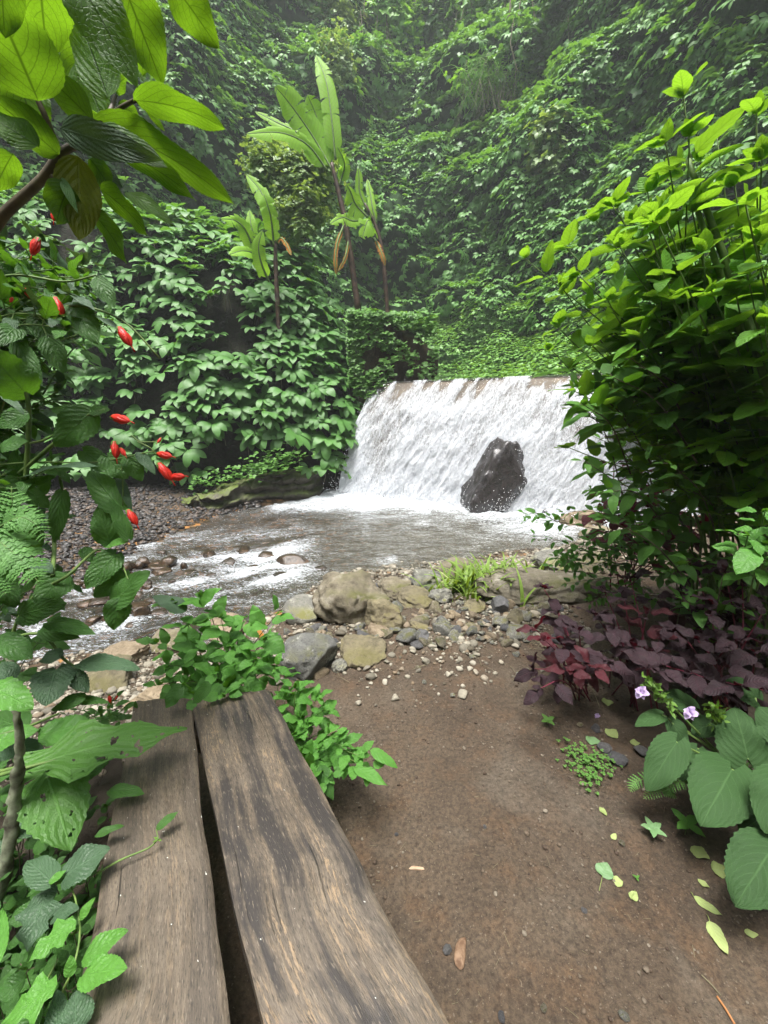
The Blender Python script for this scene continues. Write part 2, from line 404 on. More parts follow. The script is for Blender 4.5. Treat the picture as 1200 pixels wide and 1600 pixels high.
def gravel_mat(name, cols, rough=.8):
    m, nt, out = newmat(name); N = NT(nt)
    z = N.sep(N.attr('luv'))[2]; P = N.pos()
    st = [(i / (len(cols) - 1), c) for i, c in enumerate(cols)]
    n = N.noise(P, 60, 4, .7)
    col = N.mix(1., N.ramp(z, st), N.mix(n, (.55, .55, .55), (1.35, 1.35, 1.35)), 'MULTIPLY')
    nt.links.new(N.pri(col, rough, .35, N.bump(n, .6, .005)), out.inputs[0]); return m
M['gravel'] = gravel_mat('bank_gravel', [(.07, .058, .038), (.13, .118, .092), (.215, .195, .15), (.30, .275, .22), (.15, .11, .07)])
M['gravel_d'] = gravel_mat('wet_gravel', [(.018, .018, .018), (.04, .037, .036), (.07, .064, .06), (.11, .08, .06)], .45)
M['crumb'] = gravel_mat('soil_crumb', [(.045, .03, .02), (.08, .056, .037), (.10, .075, .052), (.17, .145, .11)])

# bare earth path + banks
def ground_mat():
    m, nt, out = newmat('damp_earth'); N = NT(nt); P = N.pos()
    big = N.noise(P, 1.1, 4, .6, .4); mid = N.noise(P, 6, 5, .65); fine = N.noise(P, 70, 5, .75); vf = N.noise(P, 260, 3, .7)
    a = N.mix(N.mr(big, .38, .64), (.049, .034, .022), (.090, .067, .046))
    a = N.mix(N.mr(mid, .5, .75), a, (.092, .056, .031))
    a = N.mix(N.mr(N.noise(P, 2.3, 5, .6, .8), .52, .66, 0, .5), a, (.105, .088, .068))
    a = N.mix(1., a, N.mix(N.mr(fine, .34, .66), (.50, .48, .46), (1.45, 1.45, 1.42)), 'MULTIPLY')
    a = N.mix(N.mr(N.noise(P, 120, 2, .6), .66, .70, 0, .7), a, (.17, .14, .105))
    a = N.mix(N.mr(vf, .36, .30, 0, .7), a, (.03, .02, .014))
    x, y, z = N.sep(P)
    # river bed and wet margin: brown, cobbled
    wet = N.mr(z, -.36, -.52)
    vc = N.vor(P, 9, 'F1', 'Color'); vd = N.vor(P, 9, 'F1', 'Distance')
    bed = N.mix(N.sep(vc)[0], (.04, .026, .013), (.17, .11, .06)); bed = N.mix(N.mr(vd, .25, .7), bed, (.02, .014, .008))
    bed = N.mix(N.mr(N.sep(vc)[1], .86, .9), bed, (.30, .15, .05))
    col = N.mix(wet, a, bed)
    # darker brown towards the right and left sides, near end only
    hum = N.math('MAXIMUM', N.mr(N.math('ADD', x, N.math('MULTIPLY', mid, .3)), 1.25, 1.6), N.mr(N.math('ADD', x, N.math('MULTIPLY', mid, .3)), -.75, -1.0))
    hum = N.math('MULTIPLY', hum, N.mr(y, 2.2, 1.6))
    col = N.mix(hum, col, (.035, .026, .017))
    rg = N.mix(wet, N.mix(N.mr(big, .35, .6), (.62,) * 3, (.88,) * 3), (.3, .3, .3))
    h = N.math('ADD', N.math('MULTIPLY', fine, .6), N.math('ADD', N.math('MULTIPLY', vf, .25), N.math('MULTIPLY', mid, 1.2)))
    nt.links.new(N.pri(col, rg, .35, N.bump(h, .9, .016)), out.inputs[0]); return m
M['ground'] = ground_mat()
def soil_mat(name, a, b, moss):
    m, nt, out = newmat(name); N = NT(nt); P = N.pos(); n = N.noise(P, 2.5, 6, .7); n2 = N.noise(P, 14, 5, .7)
    col = N.mix(N.mr(n, .4, .6), a, b); col = N.mix(N.mr(n2, .52, .62), col, moss)
    nt.links.new(N.pri(col, .95, .1, N.bump(n2, .9, .08)), out.inputs[0]); return m
M['hill'] = soil_mat('dark_hill_soil', (.014, .030, .012), (.026, .050, .018), (.026, .070, .018))
M['bank'] = soil_mat('dark_bank_rock', (.012, .011, .009), (.03, .028, .022), (.016, .03, .01))

# ------------------------------------------------------------------ terrain
SHX = np.array([-30, -12, -6, -3.6, -2.78, -2.05, -1.3, -1.0, -.75, .2, .96, 2.57, 4.5, 7, 30]); SHY = np.array([-22, -5, .6, 2.75, 3.05, 3.24, 3.6, 4.2, 4.85, 5.2, 5.45, 6.0, 6.2, 5.2, 4])
FAY = np.array([-25, -5, 2, 3, 4.3, 5.4, 7, 8.5, 9.4, 10.2, 14]); FAX = np.array([-40, -13.5, -7.2, -5.9, -4.7, -4.6, -4.5, -4.2, -3.2, -1.6, -1.0])
def gz(x, y, micro=True):
    x = np.asarray(x, float); y = np.asarray(y, float)
    ys = np.interp(x, SHX, SHY); xf_ = np.interp(y, FAY, FAX)
    n = fbm(np.stack([x * 1.1, y * 1.1], -1), 4, 3)
    d = ys + n * .25 - y                              # >0 on the near land
    z = np.where(d > 0, -.5 + .5 * sstep(d / (2.4 + .4 * n)), -.5 - .22 * sstep(-d / .7))
    dl = xf_ + n * .3 - x                             # >0 on the far left bank
    z = np.where(dl > -.9, np.maximum(z, -.72 + .22 * sstep((dl + .9) / .9) + .32 * sstep(dl / 3.)), z)
    rise = sstep((x - 1.05) / 3.) * .55 + sstep((x - 4.5) / 5.) * 3.
    z = z + np.where(d > 0, rise * sstep(d / 1.2), 0)
    z = z + np.where(d > 0, sstep((-x - 1.1) / 2.) * .15 * sstep(d / 1.5), 0)
    if micro:
        p = np.stack([x, y], -1)
        z = z + .018 * fbm(p * 3.1, 3, 11) + .012 * fbm(p * 11, 5, 12, .6)
    return z
def wz(x):
    return -.5 - .10 * sstep((-1.35 - np.asarray(x)) / 2.2)
def axis_pts(a, b, fine0, fine1, step, big):
    m = np.arange(fine0, fine1, step)
    l = fine0 - np.geomspace(step, fine0 - a, big)[::-1]; r = fine1 + np.geomspace(step, b - fine1, big)
    return np.concatenate([l, m, r])
gx = axis_pts(-60, 60, -4.6, 3.4, .016, 40); gy = axis_pts(-60, 60, .2, 6.0, .016, 40)
X, Y = np.meshgrid(gx, gy, indexing='ij')
Z = gz(X, Y)
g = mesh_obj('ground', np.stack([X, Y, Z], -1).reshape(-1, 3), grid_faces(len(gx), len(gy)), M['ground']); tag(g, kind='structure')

# ------------------------------------------------------------------ water
def water_mat(name, fall=False):
    m, nt, out = newmat(name); N = NT(nt); P = N.pos()
    x, y, z = N.sep(P)
    foam = N.attr('foam', 'Fac')
    if fall:
        uv = N.attr('luv'); u, v, w = N.sep(uv)
        cu = N.comb(N.math('MULTIPLY', u, 1.0), N.math('MULTIPLY', v, .28), 0.)
        s1 = N.noise(cu, 16, 5, .7, .6); s2 = N.noise(cu, 55, 4, .75, .3); s3 = N.noise(uv, 30, 4, .7)
        f = N.math('ADD', N.math('MULTIPLY', s1, .5), N.math('ADD', N.math('MULTIPLY', s2, .35), N.math('MULTIPLY', s3, .25)))
        f = N.math('ADD', f, N.math('SUBTRACT', foam, .5))
        mask = N.mr(f, .41, .62)
        white = N.mix(N.mr(s2, .34, .56), (.54, .59, .66), (.91, .94, .98))
        h = N.math('ADD', N.math('MULTIPLY', s1, 1.0), N.math('ADD', N.math('MULTIPLY', s2, .7), N.math('MULTIPLY', s3, .5)))
        bm = N.bump(h, .9, .07)
        fs = N.pri(white, .4, .4, bm)
        t = N.n('ShaderNodeBsdfTranslucent'); N.set(t.inputs[0], (.85, .88, .92)); fs = N.mixs(.25, fs, t.outputs[0])
        tr = N.n('ShaderNodeBsdfTransparent'); N.set(tr.inputs[0], (.8, .78, .74))
        gl = N.n('ShaderNodeBsdfGlossy'); N.set(gl.inputs['Roughness'], .12); N.set(gl.inputs['Normal'], bm)
        clear = N.mixs(.18, tr.outputs[0], gl.outputs[0])
        nt.links.new(N.mixs(mask, clear, fs), out.inputs[0]); return m
    # flow-stretched detail: the stream runs down-left
    rot = N.n('ShaderNodeMapping', vector_type='POINT'); N.set(rot.inputs[0], P); rot.inputs['Rotation'].default_value = (0, 0, radians(-28)); rot.inputs['Scale'].default_value = (.45, 1.6, 1)
    r = rot.outputs[0]
    n1 = N.noise(r, 7, 4, .62, .6); n2 = N.noise(r, 26, 4, .7, .5); n3 = N.noise(P, 46, 3, .6)
    n4 = N.noise(r, 75, 3, .7, .3); h = N.math('ADD', N.math('MULTIPLY', n1, .8), N.math('ADD', N.math('MULTIPLY', n2, .55), N.math('ADD', N.math('MULTIPLY', n4, .2), N.math('MULTIPLY', n3, .12))))
    bm = N.bump(h, .9, .085)
    body = N.mix(N.mr(n1, .4, .6), (.060, .055, .038), (.12, .115, .09))
    dif = N.n('ShaderNodeBsdfDiffuse'); N.set(dif.inputs[0], body)
    tr = N.n('ShaderNodeBsdfTransparent'); N.set(tr.inputs[0], (.74, .62, .45))
    turb = N.mr(x, -2.2, .4, .22, .72)
    inner = N.mixs(turb, tr.outputs[0], dif.outputs[0])
    gl = N.n('ShaderNodeBsdfGlossy'); N.set(gl.inputs['Roughness'], .07); N.set(gl.inputs['Normal'], bm); N.set(gl.inputs[0], (.95, .97, 1))
    fr = N.n('ShaderNodeFresnel'); fr.inputs[0].default_value = 1.36; N.set(fr.inputs['Normal'], bm)
    sh = N.mixs(fr.outputs[0], inner, gl.outputs[0])
    f = N.math('ADD', N.math('ADD', N.math('MULTIPLY', n2, .35), N.math('ADD', N.math('MULTIPLY', n1, .15), N.math('MULTIPLY', n4, .5))), -.5)
    f = N.math('ADD', N.math('MULTIPLY', f, 3.6), foam)
    mask = N.math('MULTIPLY', N.mr(f, .36, .80), .93)
    fo = N.pri(N.mix(n3, (.56, .61, .66), (.88, .92, .95)), .5, .3, bm)
    nt.links.new(N.mixs(mask, sh, fo), out.inputs[0]); return m
M['water'] = water_mat('stream_water'); M['fall'] = water_mat('white_water', True)

# weir lines (bottom of the apron, crest)
WB0, WB1 = np.array([-1.25, 10.35]), np.array([7.6, 6.2]); WC0, WC1 = np.array([-.2, 10.95]), np.array([8.6, 6.9])
CZ0, CZ1 = 2.40, 2.42
rocks_in_stream = [(415, 872, 36, 17), (452, 884, 52, 22), (437, 908, 34, 20), (360, 884, 30, 18), (380, 862, 26, 13), (215, 960, 30, 20), (395, 893, 22, 14), (330, 905, 24, 12), (500, 893, 40, 16), (625, 872, 32, 10), (470, 903, 24, 14), (300, 955, 20, 10), (345, 935, 18, 9)]
RIN = [(onz(a, b, -.5)[:2], c / FPX * onz(a, b, -.5)[1]) for a, b, c, d in rocks_in_stream]
def build_water():
    xs = np.arange(-9, 8.6, .03); ys = np.arange(-.5, 11.4, .03)
    X, Y = np.meshgrid(xs, ys, indexing='ij')
    th = radians(28); a = X * cos(th) + Y * sin(th); b = -X * sin(th) + Y * cos(th)
    rap = sstep((-.6 - X) / 1.0) * sstep((8.0 - Y) / 2.)          # rapid part, left
    tline = (X - WB0[0]) * (WB1 - WB0)[1] - (Y - WB0[1]) * (WB1 - WB0)[0]
    dfall = tline / np.linalg.norm(WB1 - WB0)                       # distance in front of the weir foot
    n1 = fbm(np.stack([a * .9, b * 2.6], -1), 4, 21); n2 = fbm(np.stack([a * 3, b * 9], -1), 3, 22)
    chop = fbm(np.stack([X * 2.4, Y * 2.4], -1), 4, 23)
    Zw = wz(X) + rap * (.075 * n1 + .035 * n2) + (1 - rap) * (.012 * chop + .012 * fbm(np.stack([X * 7, Y * 9], -1), 2, 29))
    plunge = np.exp(-np.clip(dfall, 0, 9) / .75)
    Zw += plunge * (.17 * np.abs(fbm(np.stack([X * 3.3, Y * 3.3], -1), 4, 24)) + .03)
    foam = .15 + rap * (.17 + .26 * np.clip(fbm(np.stack([a * .8, b * 3.5], -1), 4, 27) * 2, -1, 1)) + .52 * np.exp(-np.clip(dfall - .3, 0, 9) / .75)
    foam += .42 * np.exp(-np.clip(dfall, 0, 9) / 2.2) * np.clip(1 - (X - 1.2) / 2, 0, 1) * np.clip(chop * 1.4 + .4, 0, 1)
    # milky tongue spreading left from the foot, and white threads in the rapid
    foam += .30 * np.exp(-((Y - 9.2) / .75) ** 2) * sstep((.9 - X) / 1.4) * sstep((X + 3.4) / 1.6)
    foam += .20 * rap * np.exp(-((b - 5.6 - .8 * n1) / .6) ** 2)
    foam += .30 * np.exp(-(((X - 2.9) / .8) ** 2 + ((Y - 7.0) / .7) ** 2))
    for (c, w) in RIN:
        d = np.hypot(X - c[0], Y - c[1]); foam += .26 * np.exp(-(np.hypot(X - c[0] + .12, (Y - c[1] + .08) * 1.6) / (w * .6 + .10)) ** 2) * (X < .2)
        Zw += .035 * np.exp(-(d / (w * .9)) ** 2)
    keep = (Y > np.interp(X, SHX, SHY) - .8) & (X > np.interp(Y, FAY, FAX) - 1.4) & (dfall > -.35)
    V = np.stack([X, Y, Zw], -1).reshape(-1, 3); Fc = grid_faces(len(xs), len(ys)); k = keep.ravel()
    Fc = Fc[k[Fc].all(1)]; used = np.unique(Fc); remap = np.full(len(V), -1); remap[used] = np.arange(len(used))
    o = mesh_obj('stream_water', V[used], remap[Fc], M['water'], foam=np.clip(foam.ravel()[used], 0, 1)); tag(o, kind='structure')
build_water()

def fall_pt(s, t, off=0.):
    """s along the weir 0..1, t from crest (0) to foot (1)"""
    s = np.asarray(s)[..., None]; t_ = np.asarray(t)[..., None]
    C = np.concatenate([WC0 * (1 - s) + WC1 * s, CZ0 * (1 - s) + CZ1 * s], -1)
    B = np.concatenate([WB0 * (1 - s) + WB1 * s, np.full_like(s, -.56)], -1)
    p = C * (1 - t_) + B * t_
    nrm = unit(np.array([-.42, -.905, .35]))
    p = p + nrm * (.32 * np.sin(pi * np.clip(t_, 0, 1) ** .8) * .7)
    return p + nrm * off if np.isscalar(off) else p + nrm * np.asarray(off)[..., None]
def build_fall():
    ns, nt_ = 620, 230
    S, T = np.meshgrid(np.linspace(0, 1, ns), np.linspace(-.12, 1, nt_), indexing='ij')
    Lm, Hm = 9.7, 3.1
    U = S * Lm; W = T * Hm
    st = np.stack([U * 5.2 + W * .9, W * 1.7], -1)
    n1 = fbm(st, 4, 31); n2 = fbm(np.stack([U * 14 + W * 2, W * 5], -1), 3, 32); big = fbm(np.stack([U * 1.2, W * 1.0], -1), 3, 33)
    ledge = np.sin(W * 9 + 2.2 * fbm(np.stack([U * 1.3, W * .8], -1), 3, 35) * 2)
    amp = .06 + .94 * sstep(T / .3)
    off = .05 + amp * (.055 * n1 + .03 * n2 + .05 * big + .008 * ledge)
    Tc = np.clip(T, 0, 1)
    P = fall_pt(S, Tc, off)
    ov = np.clip(-T, 0, 1)[..., None] / .12                       # lip running back to the upper pool
    P = P + np.concatenate([np.full_like(ov, .42) * ov, .905 * ov, .05 * ov], -1) * 1.0
    foam = .14 + .36 * sstep((T + .07 + .16 * n1) / .2) + .12 * sstep((T - .3) / .5) + .12 * n1 * (1 - T) + .13 * big
    foam -= .2 * sstep((S - .52) / .2) * sstep((T - .5) / .3) * sstep((fbm(np.stack([U * 2, W * 3], -1), 3, 36) + .3) / .3)
    A = np.stack([U, W, np.zeros_like(U)], -1)
    o = mesh_obj('waterfall', P.reshape(-1, 3), grid_faces(ns, nt_), M['fall'], attr=A.reshape(-1, 3), foam=np.clip(foam.ravel(), 0, 1)); tag(o, kind='structure')
    # water standing behind the crest
    a, b = fall_pt(np.array(0.), np.array(0.)), fall_pt(np.array(1.), np.array(0.))
    q = np.array([.42, .905, 0]); z0 = 2.44
    V = [a + q * .9 - [1.5, -.6, 0], b + q * .9, b + q * 12, a + q * 9 - [3, 0, 0]]; V = np.array(V); V[:, 2] = z0
    o = mesh_obj('upper_river_water', V, np.array([[0, 1, 2, 3]]), M['water'], foam=np.full(4, .1)); tag(o, kind='structure')
    # masonry of the weir itself, just behind the sheet of water
    ns, nt_ = 120, 40
    S, T = np.meshgrid(np.linspace(-.0, 1, ns), np.linspace(0, 1.03, nt_), indexing='ij')
    off = -.03 + .035 * fbm(np.stack([S * 30, T * 9], -1), 4, 37)
    P = fall_pt(S, T, off).reshape(-1, 3); Fc = grid_faces(ns, nt_)
    n0 = len(P); back = np.array([.42, .905, 0]) * 1.2
    i0 = np.arange(ns) * nt_                                       # crest row
    P = np.vstack([P, P[i0] + back - [0, 0, .03], P[i0] + back - [0, 0, 3.2]])
    F2 = [(i0[k], i0[k + 1], n0 + k + 1, n0 + k) for k in range(ns - 1)] + [(n0 + k, n0 + k + 1, n0 + ns + k + 1, n0 + ns + k) for k in range(ns - 1)]
    w = mesh_obj('weir', P, np.vstack([Fc, np.array(F2)]), rock_mat('wet_weir_stone', (.05, .035, .022), (.15, .10, .06), (.2, .15, .1), rough=.35, spec=.6))
    tag(w, 'broad brown stone weir with white water pouring down its sloping face', 'weir')
build_fall()
def ico(sub=1):
    bm = bmesh.new(); bmesh.ops.create_icosphere(bm, subdivisions=sub, radius=1); V = np.array([v.co[:] for v in bm.verts]); Fc = np.array([[v.index for v in f.verts] for f in bm.faces]); bm.free(); return V, Fc
def rot_rand(n):
    q = RNG.normal(size=(n, 4)); q /= np.linalg.norm(q, axis=1, keepdims=True); a, b, c, d = q.T
    return np.stack([1 - 2 * (c * c + d * d), 2 * (b * c - a * d), 2 * (b * d + a * c), 2 * (b * c + a * d), 1 - 2 * (b * b + d * d), 2 * (c * d - a * b), 2 * (b * d - a * c), 2 * (c * d + a * b), 1 - 2 * (b * b + c * c)], 1).reshape(n, 3, 3)
def spray():
    V, Fc = ico(1); pr = (V, Fc, np.zeros((len(V), 3)))
    b = Batch(); n = 6000
    s = RNG.random(n) * .8; t = RNG.beta(2.2, 1.3, n)
    P = fall_pt(s, t, .10 + RNG.exponential(.07, n)); 
    b.add(pr, P, rot_rand(n), RNG.uniform(.0025, .007, n)[:, None] * np.stack([np.ones(n), np.ones(n), RNG.uniform(1, 2.4, n)], 1))
    n = 3500                                                       # thrown up round the black rock and along the foot
    s = RNG.random(n) * .75; P = fall_pt(s, np.ones(n), .1) + np.stack([RNG.normal(0, .1, n) - .1, -RNG.exponential(.22, n), .12 + RNG.exponential(.14, n)], 1)
    b.add(pr, P, rot_rand(n), RNG.uniform(.003, .009, n))
    c = onz(765, 792, -.5); n = 500
    P = c + np.stack([RNG.normal(-.6, .2, n), RNG.normal(.25, .25, n), RNG.exponential(.28, n)], 1); b.add(pr, P, rot_rand(n), RNG.uniform(.003, .009, n))
    c = at(836, 715, 8.3); n = 900
    P = c + np.stack([RNG.normal(0, .13, n), RNG.normal(.1, .15, n), RNG.normal(-.2, .35, n)], 1); b.add(pr, P, rot_rand(n), RNG.uniform(.003, .010, n))
    m, nt, out = newmat('spray_white'); N = NT(nt); nt.links.new(N.pri((.92, .94, .96), .3, .5), out.inputs[0])
    o = b.build('water_spray', m); tag(o, kind='stuff')
    o['label'] = 'white droplets thrown off the waterfall'
spray()

# ------------------------------------------------------------------ valley walls
FA = np.array([-80, -60, -45, -25, -8, 0, 6, 12, 20, 32, 45, 60, 85.]); FR = np.array([15, 15.5, 16, 17.5, 20, 21.5, 21.5, 20, 17.5, 15.2, 13.2, 12, 12.])
def far_pt(a, v):
    a = np.asarray(a, float); v = np.asarray(v, float)
    r0 = np.interp(a, FA, FR)
    win = sstep((a + 8) / 8) * sstep((46 - a) / 14)
    r = r0 + .27 * v - 5.2 * np.exp(-np.clip(v - 2, 0, 99) / 2.4) * win
    ar = np.radians(a)
    q = np.stack([ar * 6, v * .32], -1)
    r = r + 1.6 * fbm(q, 3, 41) + .6 * fbm(q * 3.2, 3, 42)
    lump = 1 - np.abs(vnoise(np.stack([ar * 9, v * .62], -1), 48)) * 1.6; r = r - .75 * lump - .28 * (1 - np.abs(vnoise(np.stack([ar * 21, v * 1.5], -1), 49)))
    r = r + 1.5 * np.exp(-((a + 2) / 6) ** 2 - ((v - 7.5) / 2.6) ** 2)          # the dark hollow behind the bananas
    r = r - .9 * sstep((v - 9) / 3) * np.exp(-((a - 3) / 9) ** 2) * sstep((16 - v) / 3)
    r = r + .10 * np.clip(v - 15, 0, 99)
    return np.stack([r * np.sin(ar), r * np.cos(ar), v + .0 * r], -1)
def surf_normal(fn, a, v, da=.15, dv=.1):
    tu = fn(a + da, v) - fn(a - da, v); tv = fn(a, v + dv) - fn(a, v - dv)
    return unit(np.cross(tv, tu)) * -1
A_, V_ = np.meshgrid(np.linspace(-78, 84, 240), np.linspace(-1, 30, 110), indexing='ij')
o = mesh_obj('hillside', far_pt(A_, V_).reshape(-1, 3), grid_faces(240, 110), M['hill']); tag(o, kind='structure')

def light_blocking_slope():  # unseen slope behind the camera, added to block horizon light and darken the foreground
    A, V = np.meshgrid(np.linspace(83, 283, 160), np.linspace(-1, 22, 50), indexing='ij'); r = 11 + .45 * V + 1.5 * fbm(np.stack([np.radians(A) * 5, V * .3], -1), 4, 44); ar = np.radians(A)
    r = np.where(V < 0, 10.5, r)
    o = mesh_obj('hillside', np.stack([r * np.sin(ar), r * np.cos(ar), V], -1).reshape(-1, 3), grid_faces(160, 50), M['hill']); tag(o, kind='structure')
light_blocking_slope()
BLX = np.array([[-22, 3], [-16, 7], [-11, 9.2], [-8, 10.0], [-5, 10.3], [-3, 10.45], [-1.5, 10.7], [-.75, 11.25], [-.2, 12.1], [.2, 13.4], [.3, 16]])
BH = np.array([8, 8, 7.8, 7.6, 7.3, 6.9, 6.2, 5.4, 4.8, 4.3, 4.2])
_bs = np.linspace(0, 1, len(BLX))
def bank_pt(s, v):
    """s 0..1 along the foot of the left bank, v 0..1 up (beyond 1: flat top going back)"""
    s = np.asarray(s, float); v = np.asarray(v, float)
    x = np.interp(s, _bs, BLX[:, 0]); y = np.interp(s, _bs, BLX[:, 1]); H = np.interp(s, _bs, BH)
    e = .02; tx = np.interp(s + e, _bs, BLX[:, 0]) - np.interp(s - e, _bs, BLX[:, 0]); ty = np.interp(s + e, _bs, BLX[:, 1]) - np.interp(s - e, _bs, BLX[:, 1])
    l = np.hypot(tx, ty) + 1e-9; bx, by = -ty / l, tx / l
    vv = np.clip(v, 0, 1); h = H * (1 - (1 - vv) ** 1.25); rec = .25 * vv + 2.9 * vv ** 2.2 + np.clip(v - 1, 0, 9) * 5
    q = np.stack([x * .8, y * .8, h * .8], -1); n = fbm(q, 3, 51)
    rec = rec - .55 * n - .25 * np.sin(np.clip(vv * 2.2, 0, 1) * pi)
    k = .45 + .55 * (1 - sstep((s - .8) / .2))
    return np.stack([x + bx * rec * k, y + by * rec * k, -.45 + h + .25 * np.clip(v - 1, 0, 9) * n], -1)
S_, V_ = np.meshgrid(np.linspace(0, 1, 200), np.linspace(-.05, 1.9, 90), indexing='ij')
o = mesh_obj('river_bank', bank_pt(S_, V_).reshape(-1, 3), grid_faces(200, 90), M['bank']); tag(o, kind='structure')

def cluster_R(nrm, updown=.75, jit=.25, yaw=.5):
    n = len(nrm)
    face = unit(nrm * .8 + np.array([0, 0, updown]) + RNG.normal(0, jit, (n, 3)))
    up = np.array([0, 0, 1.]) + RNG.normal(0, yaw, (n, 3)) * np.array([1, 1, .2])
    d = unit(up - face * (up * face).sum(1, keepdims=True)); x = np.cross(d, face)
    return np.stack([x, d, face], -1)
PALM = [palmate(5 + k % 3, 2.5 + .3 * (k % 2), .36, 5, 1, 1.25, k) for k in range(6)]
PALM_HI = [palmate(6 + k % 2, 3.1, .40, 8, 2, 1.15, 40 + k, fold=.2) for k in range(6)]
SMALL = [merge([xf(leaf(.7, 'ovate', 3, 1, .2, .6, seed=k), frame(np.array([sin(a), -cos(a), .3]), np.array([0, 0, 1.])), (0, 0, 0), .6, RNG.uniform(-.2, .6)) for a in (-1.2, 0, 1.2)]) for k in range(4)]

def scatter_far(n, amin, amax, vmin, vmax, protos, size, keepfn, name, mat, out=(.05, .4), tint=None):
    a = RNG.uniform(amin, amax, n); v = RNG.uniform(vmin, vmax, n)
    k = keepfn(a, v); a, v = a[k], v[k]; P = far_pt(a, v); nr = surf_normal(far_pt, a, v)
    P = P + nr * RNG.uniform(*out, len(P))[:, None]
    b = Batch(); sel = RNG.integers(0, len(protos), len(P)); S = RNG.uniform(*size, len(P))
    var = np.clip(.15 + .5 * RNG.random(len(P)) + .35 * fbm(P * .5, 2, 61), 0, 1)
    R = cluster_R(nr)
    for i, p in enumerate(protos):
        q = sel == i
        if q.any(): b.add(p, P[q], R[q], S[q], var[q])
    o = b.build(name, mat); tag(o, kind='stuff'); return o
def tier(a, v, s, thr):
    """leaf tiers: horizontal shelves with dark gaps"""
    q = np.stack([np.radians(a) * 14, v * 1.35], -1)
    return fbm(q, 3, s) + .12 * RNG.normal(size=len(a)) > thr
ivyreg = lambda a, v: (a > -3) & (a < 31) & (v < 7.0 - .12 * np.abs(a - 8) + .8 * fbm(np.stack([a * .3, v], -1), 2, 66))
hollow = lambda a, v: np.exp(-((a + 1) / 6.5) ** 2 - ((v - 8) / 2.6) ** 2)
def keep_main(a, v):
    k = (tier(a, v, 43, -.30)) & ~ivyreg(a, v)
    k &= RNG.random(len(a)) > .8 * hollow(a, v)
    k &= ~((a < -24) & (v < 5))
    return k
o = scatter_far(50000, -60, 60, 1.5, 29, PALM, (.42, .76), keep_main, 'hillside_vines', M['vine']); o['label'] = 'mass of hand-shaped vine leaves covering the valley wall'
o = scatter_far(6500, -5, 35, 2.0, 8, SMALL, (.15, .30), lambda a, v: ivyreg(a, v), 'ground_ivy', M['ivy'], (0, .25)); o['label'] = 'low pale ivy covering the slope above the weir'
o = scatter_far(32000, -5, 35, 2.0, 8.5, SMALL, (.13, .24), lambda a, v: ivyreg(a, v), 'small_leaf_ivy', M['ivy'], (0, .2)); o['label'] = 'small-leaved creeper on the slope above the weir'
o = scatter_far(9000, -50, 60, 12, 29.5, SMALL, (.3, .5), lambda a, v: tier(a, v, 47, .05), 'hillside_undergrowth', M['tree'], (.1, .7)); o['label'] = 'dark mixed undergrowth near the top of the valley wall'
def left_bank_vines():
    n = 3900; s = RNG.uniform(.05, .96, n); v = RNG.uniform(.06, 1.35, n)
    q = np.stack([s * 26, v * 9], -1); k = fbm(q, 3, 71) + .1 * RNG.normal(size=n) > -.25
    k &= ~((v < .17) & (s > .42) & (s < .76) & (RNG.random(n) < .9)); s, v = s[k], v[k]
    P = bank_pt(s, v); nr = -surf_normal(bank_pt, s, v, .004, .01); nr = np.where(nr[:, 1:2] > .1, -nr, nr)
    nr[:, 2] = np.abs(nr[:, 2])
    P = P + nr * RNG.uniform(.05, .5, len(P))[:, None]
    R = cluster_R(nr, .7, .2, .35); sel = RNG.integers(0, 6, len(P)); S = RNG.uniform(.55, .98, len(P)) * np.where(s > .85, .6, 1.)
    var = np.clip(.1 + .5 * RNG.random(len(P)) + .3 * sstep((s - .6) / .2) * RNG.random(len(P)), 0, 1)
    b = Batch(); bs = Batch()
    for i, p in enumerate(PALM_HI):
        m = sel == i
        if m.any(): b.add(p, P[m], R[m], S[m], var[m])
    o = b.build('broadleaf_vines', M['vine_near']); tag(o, kind='stuff'); o['label'] = 'broad drooping vine leaves covering the bank left of the waterfall'
    for i in range(0, len(P), 3):                                    # thin hanging stems
        p = P[i]; L = RNG.uniform(.3, 1.0); batch_tube(bs, np.array([p, p + [RNG.normal(0, .06), .05, -L * .5], p + [RNG.normal(0, .12), .12, -L]]), .008, 3)
    o = bs.build('vine_stems', M['liana']); tag(o, kind='stuff'); o['label'] = 'thin stems of the vines hanging down the left bank'
left_bank_vines()
def low_bank_green():
    b = Batch(); n = 8000; s = RNG.uniform(.60, 1.0, n); v = RNG.uniform(.1, 1.15, n)
    k = (fbm(np.stack([s * 40, v * 8], -1), 3, 77) > -.05) & ((s > .74) | (v > .9)) & (v > np.where(s > .8, .12, .42)); s, v = s[k], v[k]
    P = bank_pt(s, v); nr = -surf_normal(bank_pt, s, v, .004, .01); nr = np.where(nr[:, 1:2] > .1, -nr, nr)
    P = P + nr * RNG.uniform(.02, .3, len(P))[:, None]; R = cluster_R(nr); sel = RNG.integers(0, 4, len(P))
    for i in range(4):
        m = sel == i; b.add(SMALL[i], P[m], R[m], RNG.uniform(.1, .2, m.sum()))
    o = b.build('creeping_greenery', M['vine_fresh']); tag(o, kind='stuff'); o['label'] = 'fresh green creepers beside the left end of the waterfall'
low_bank_green()

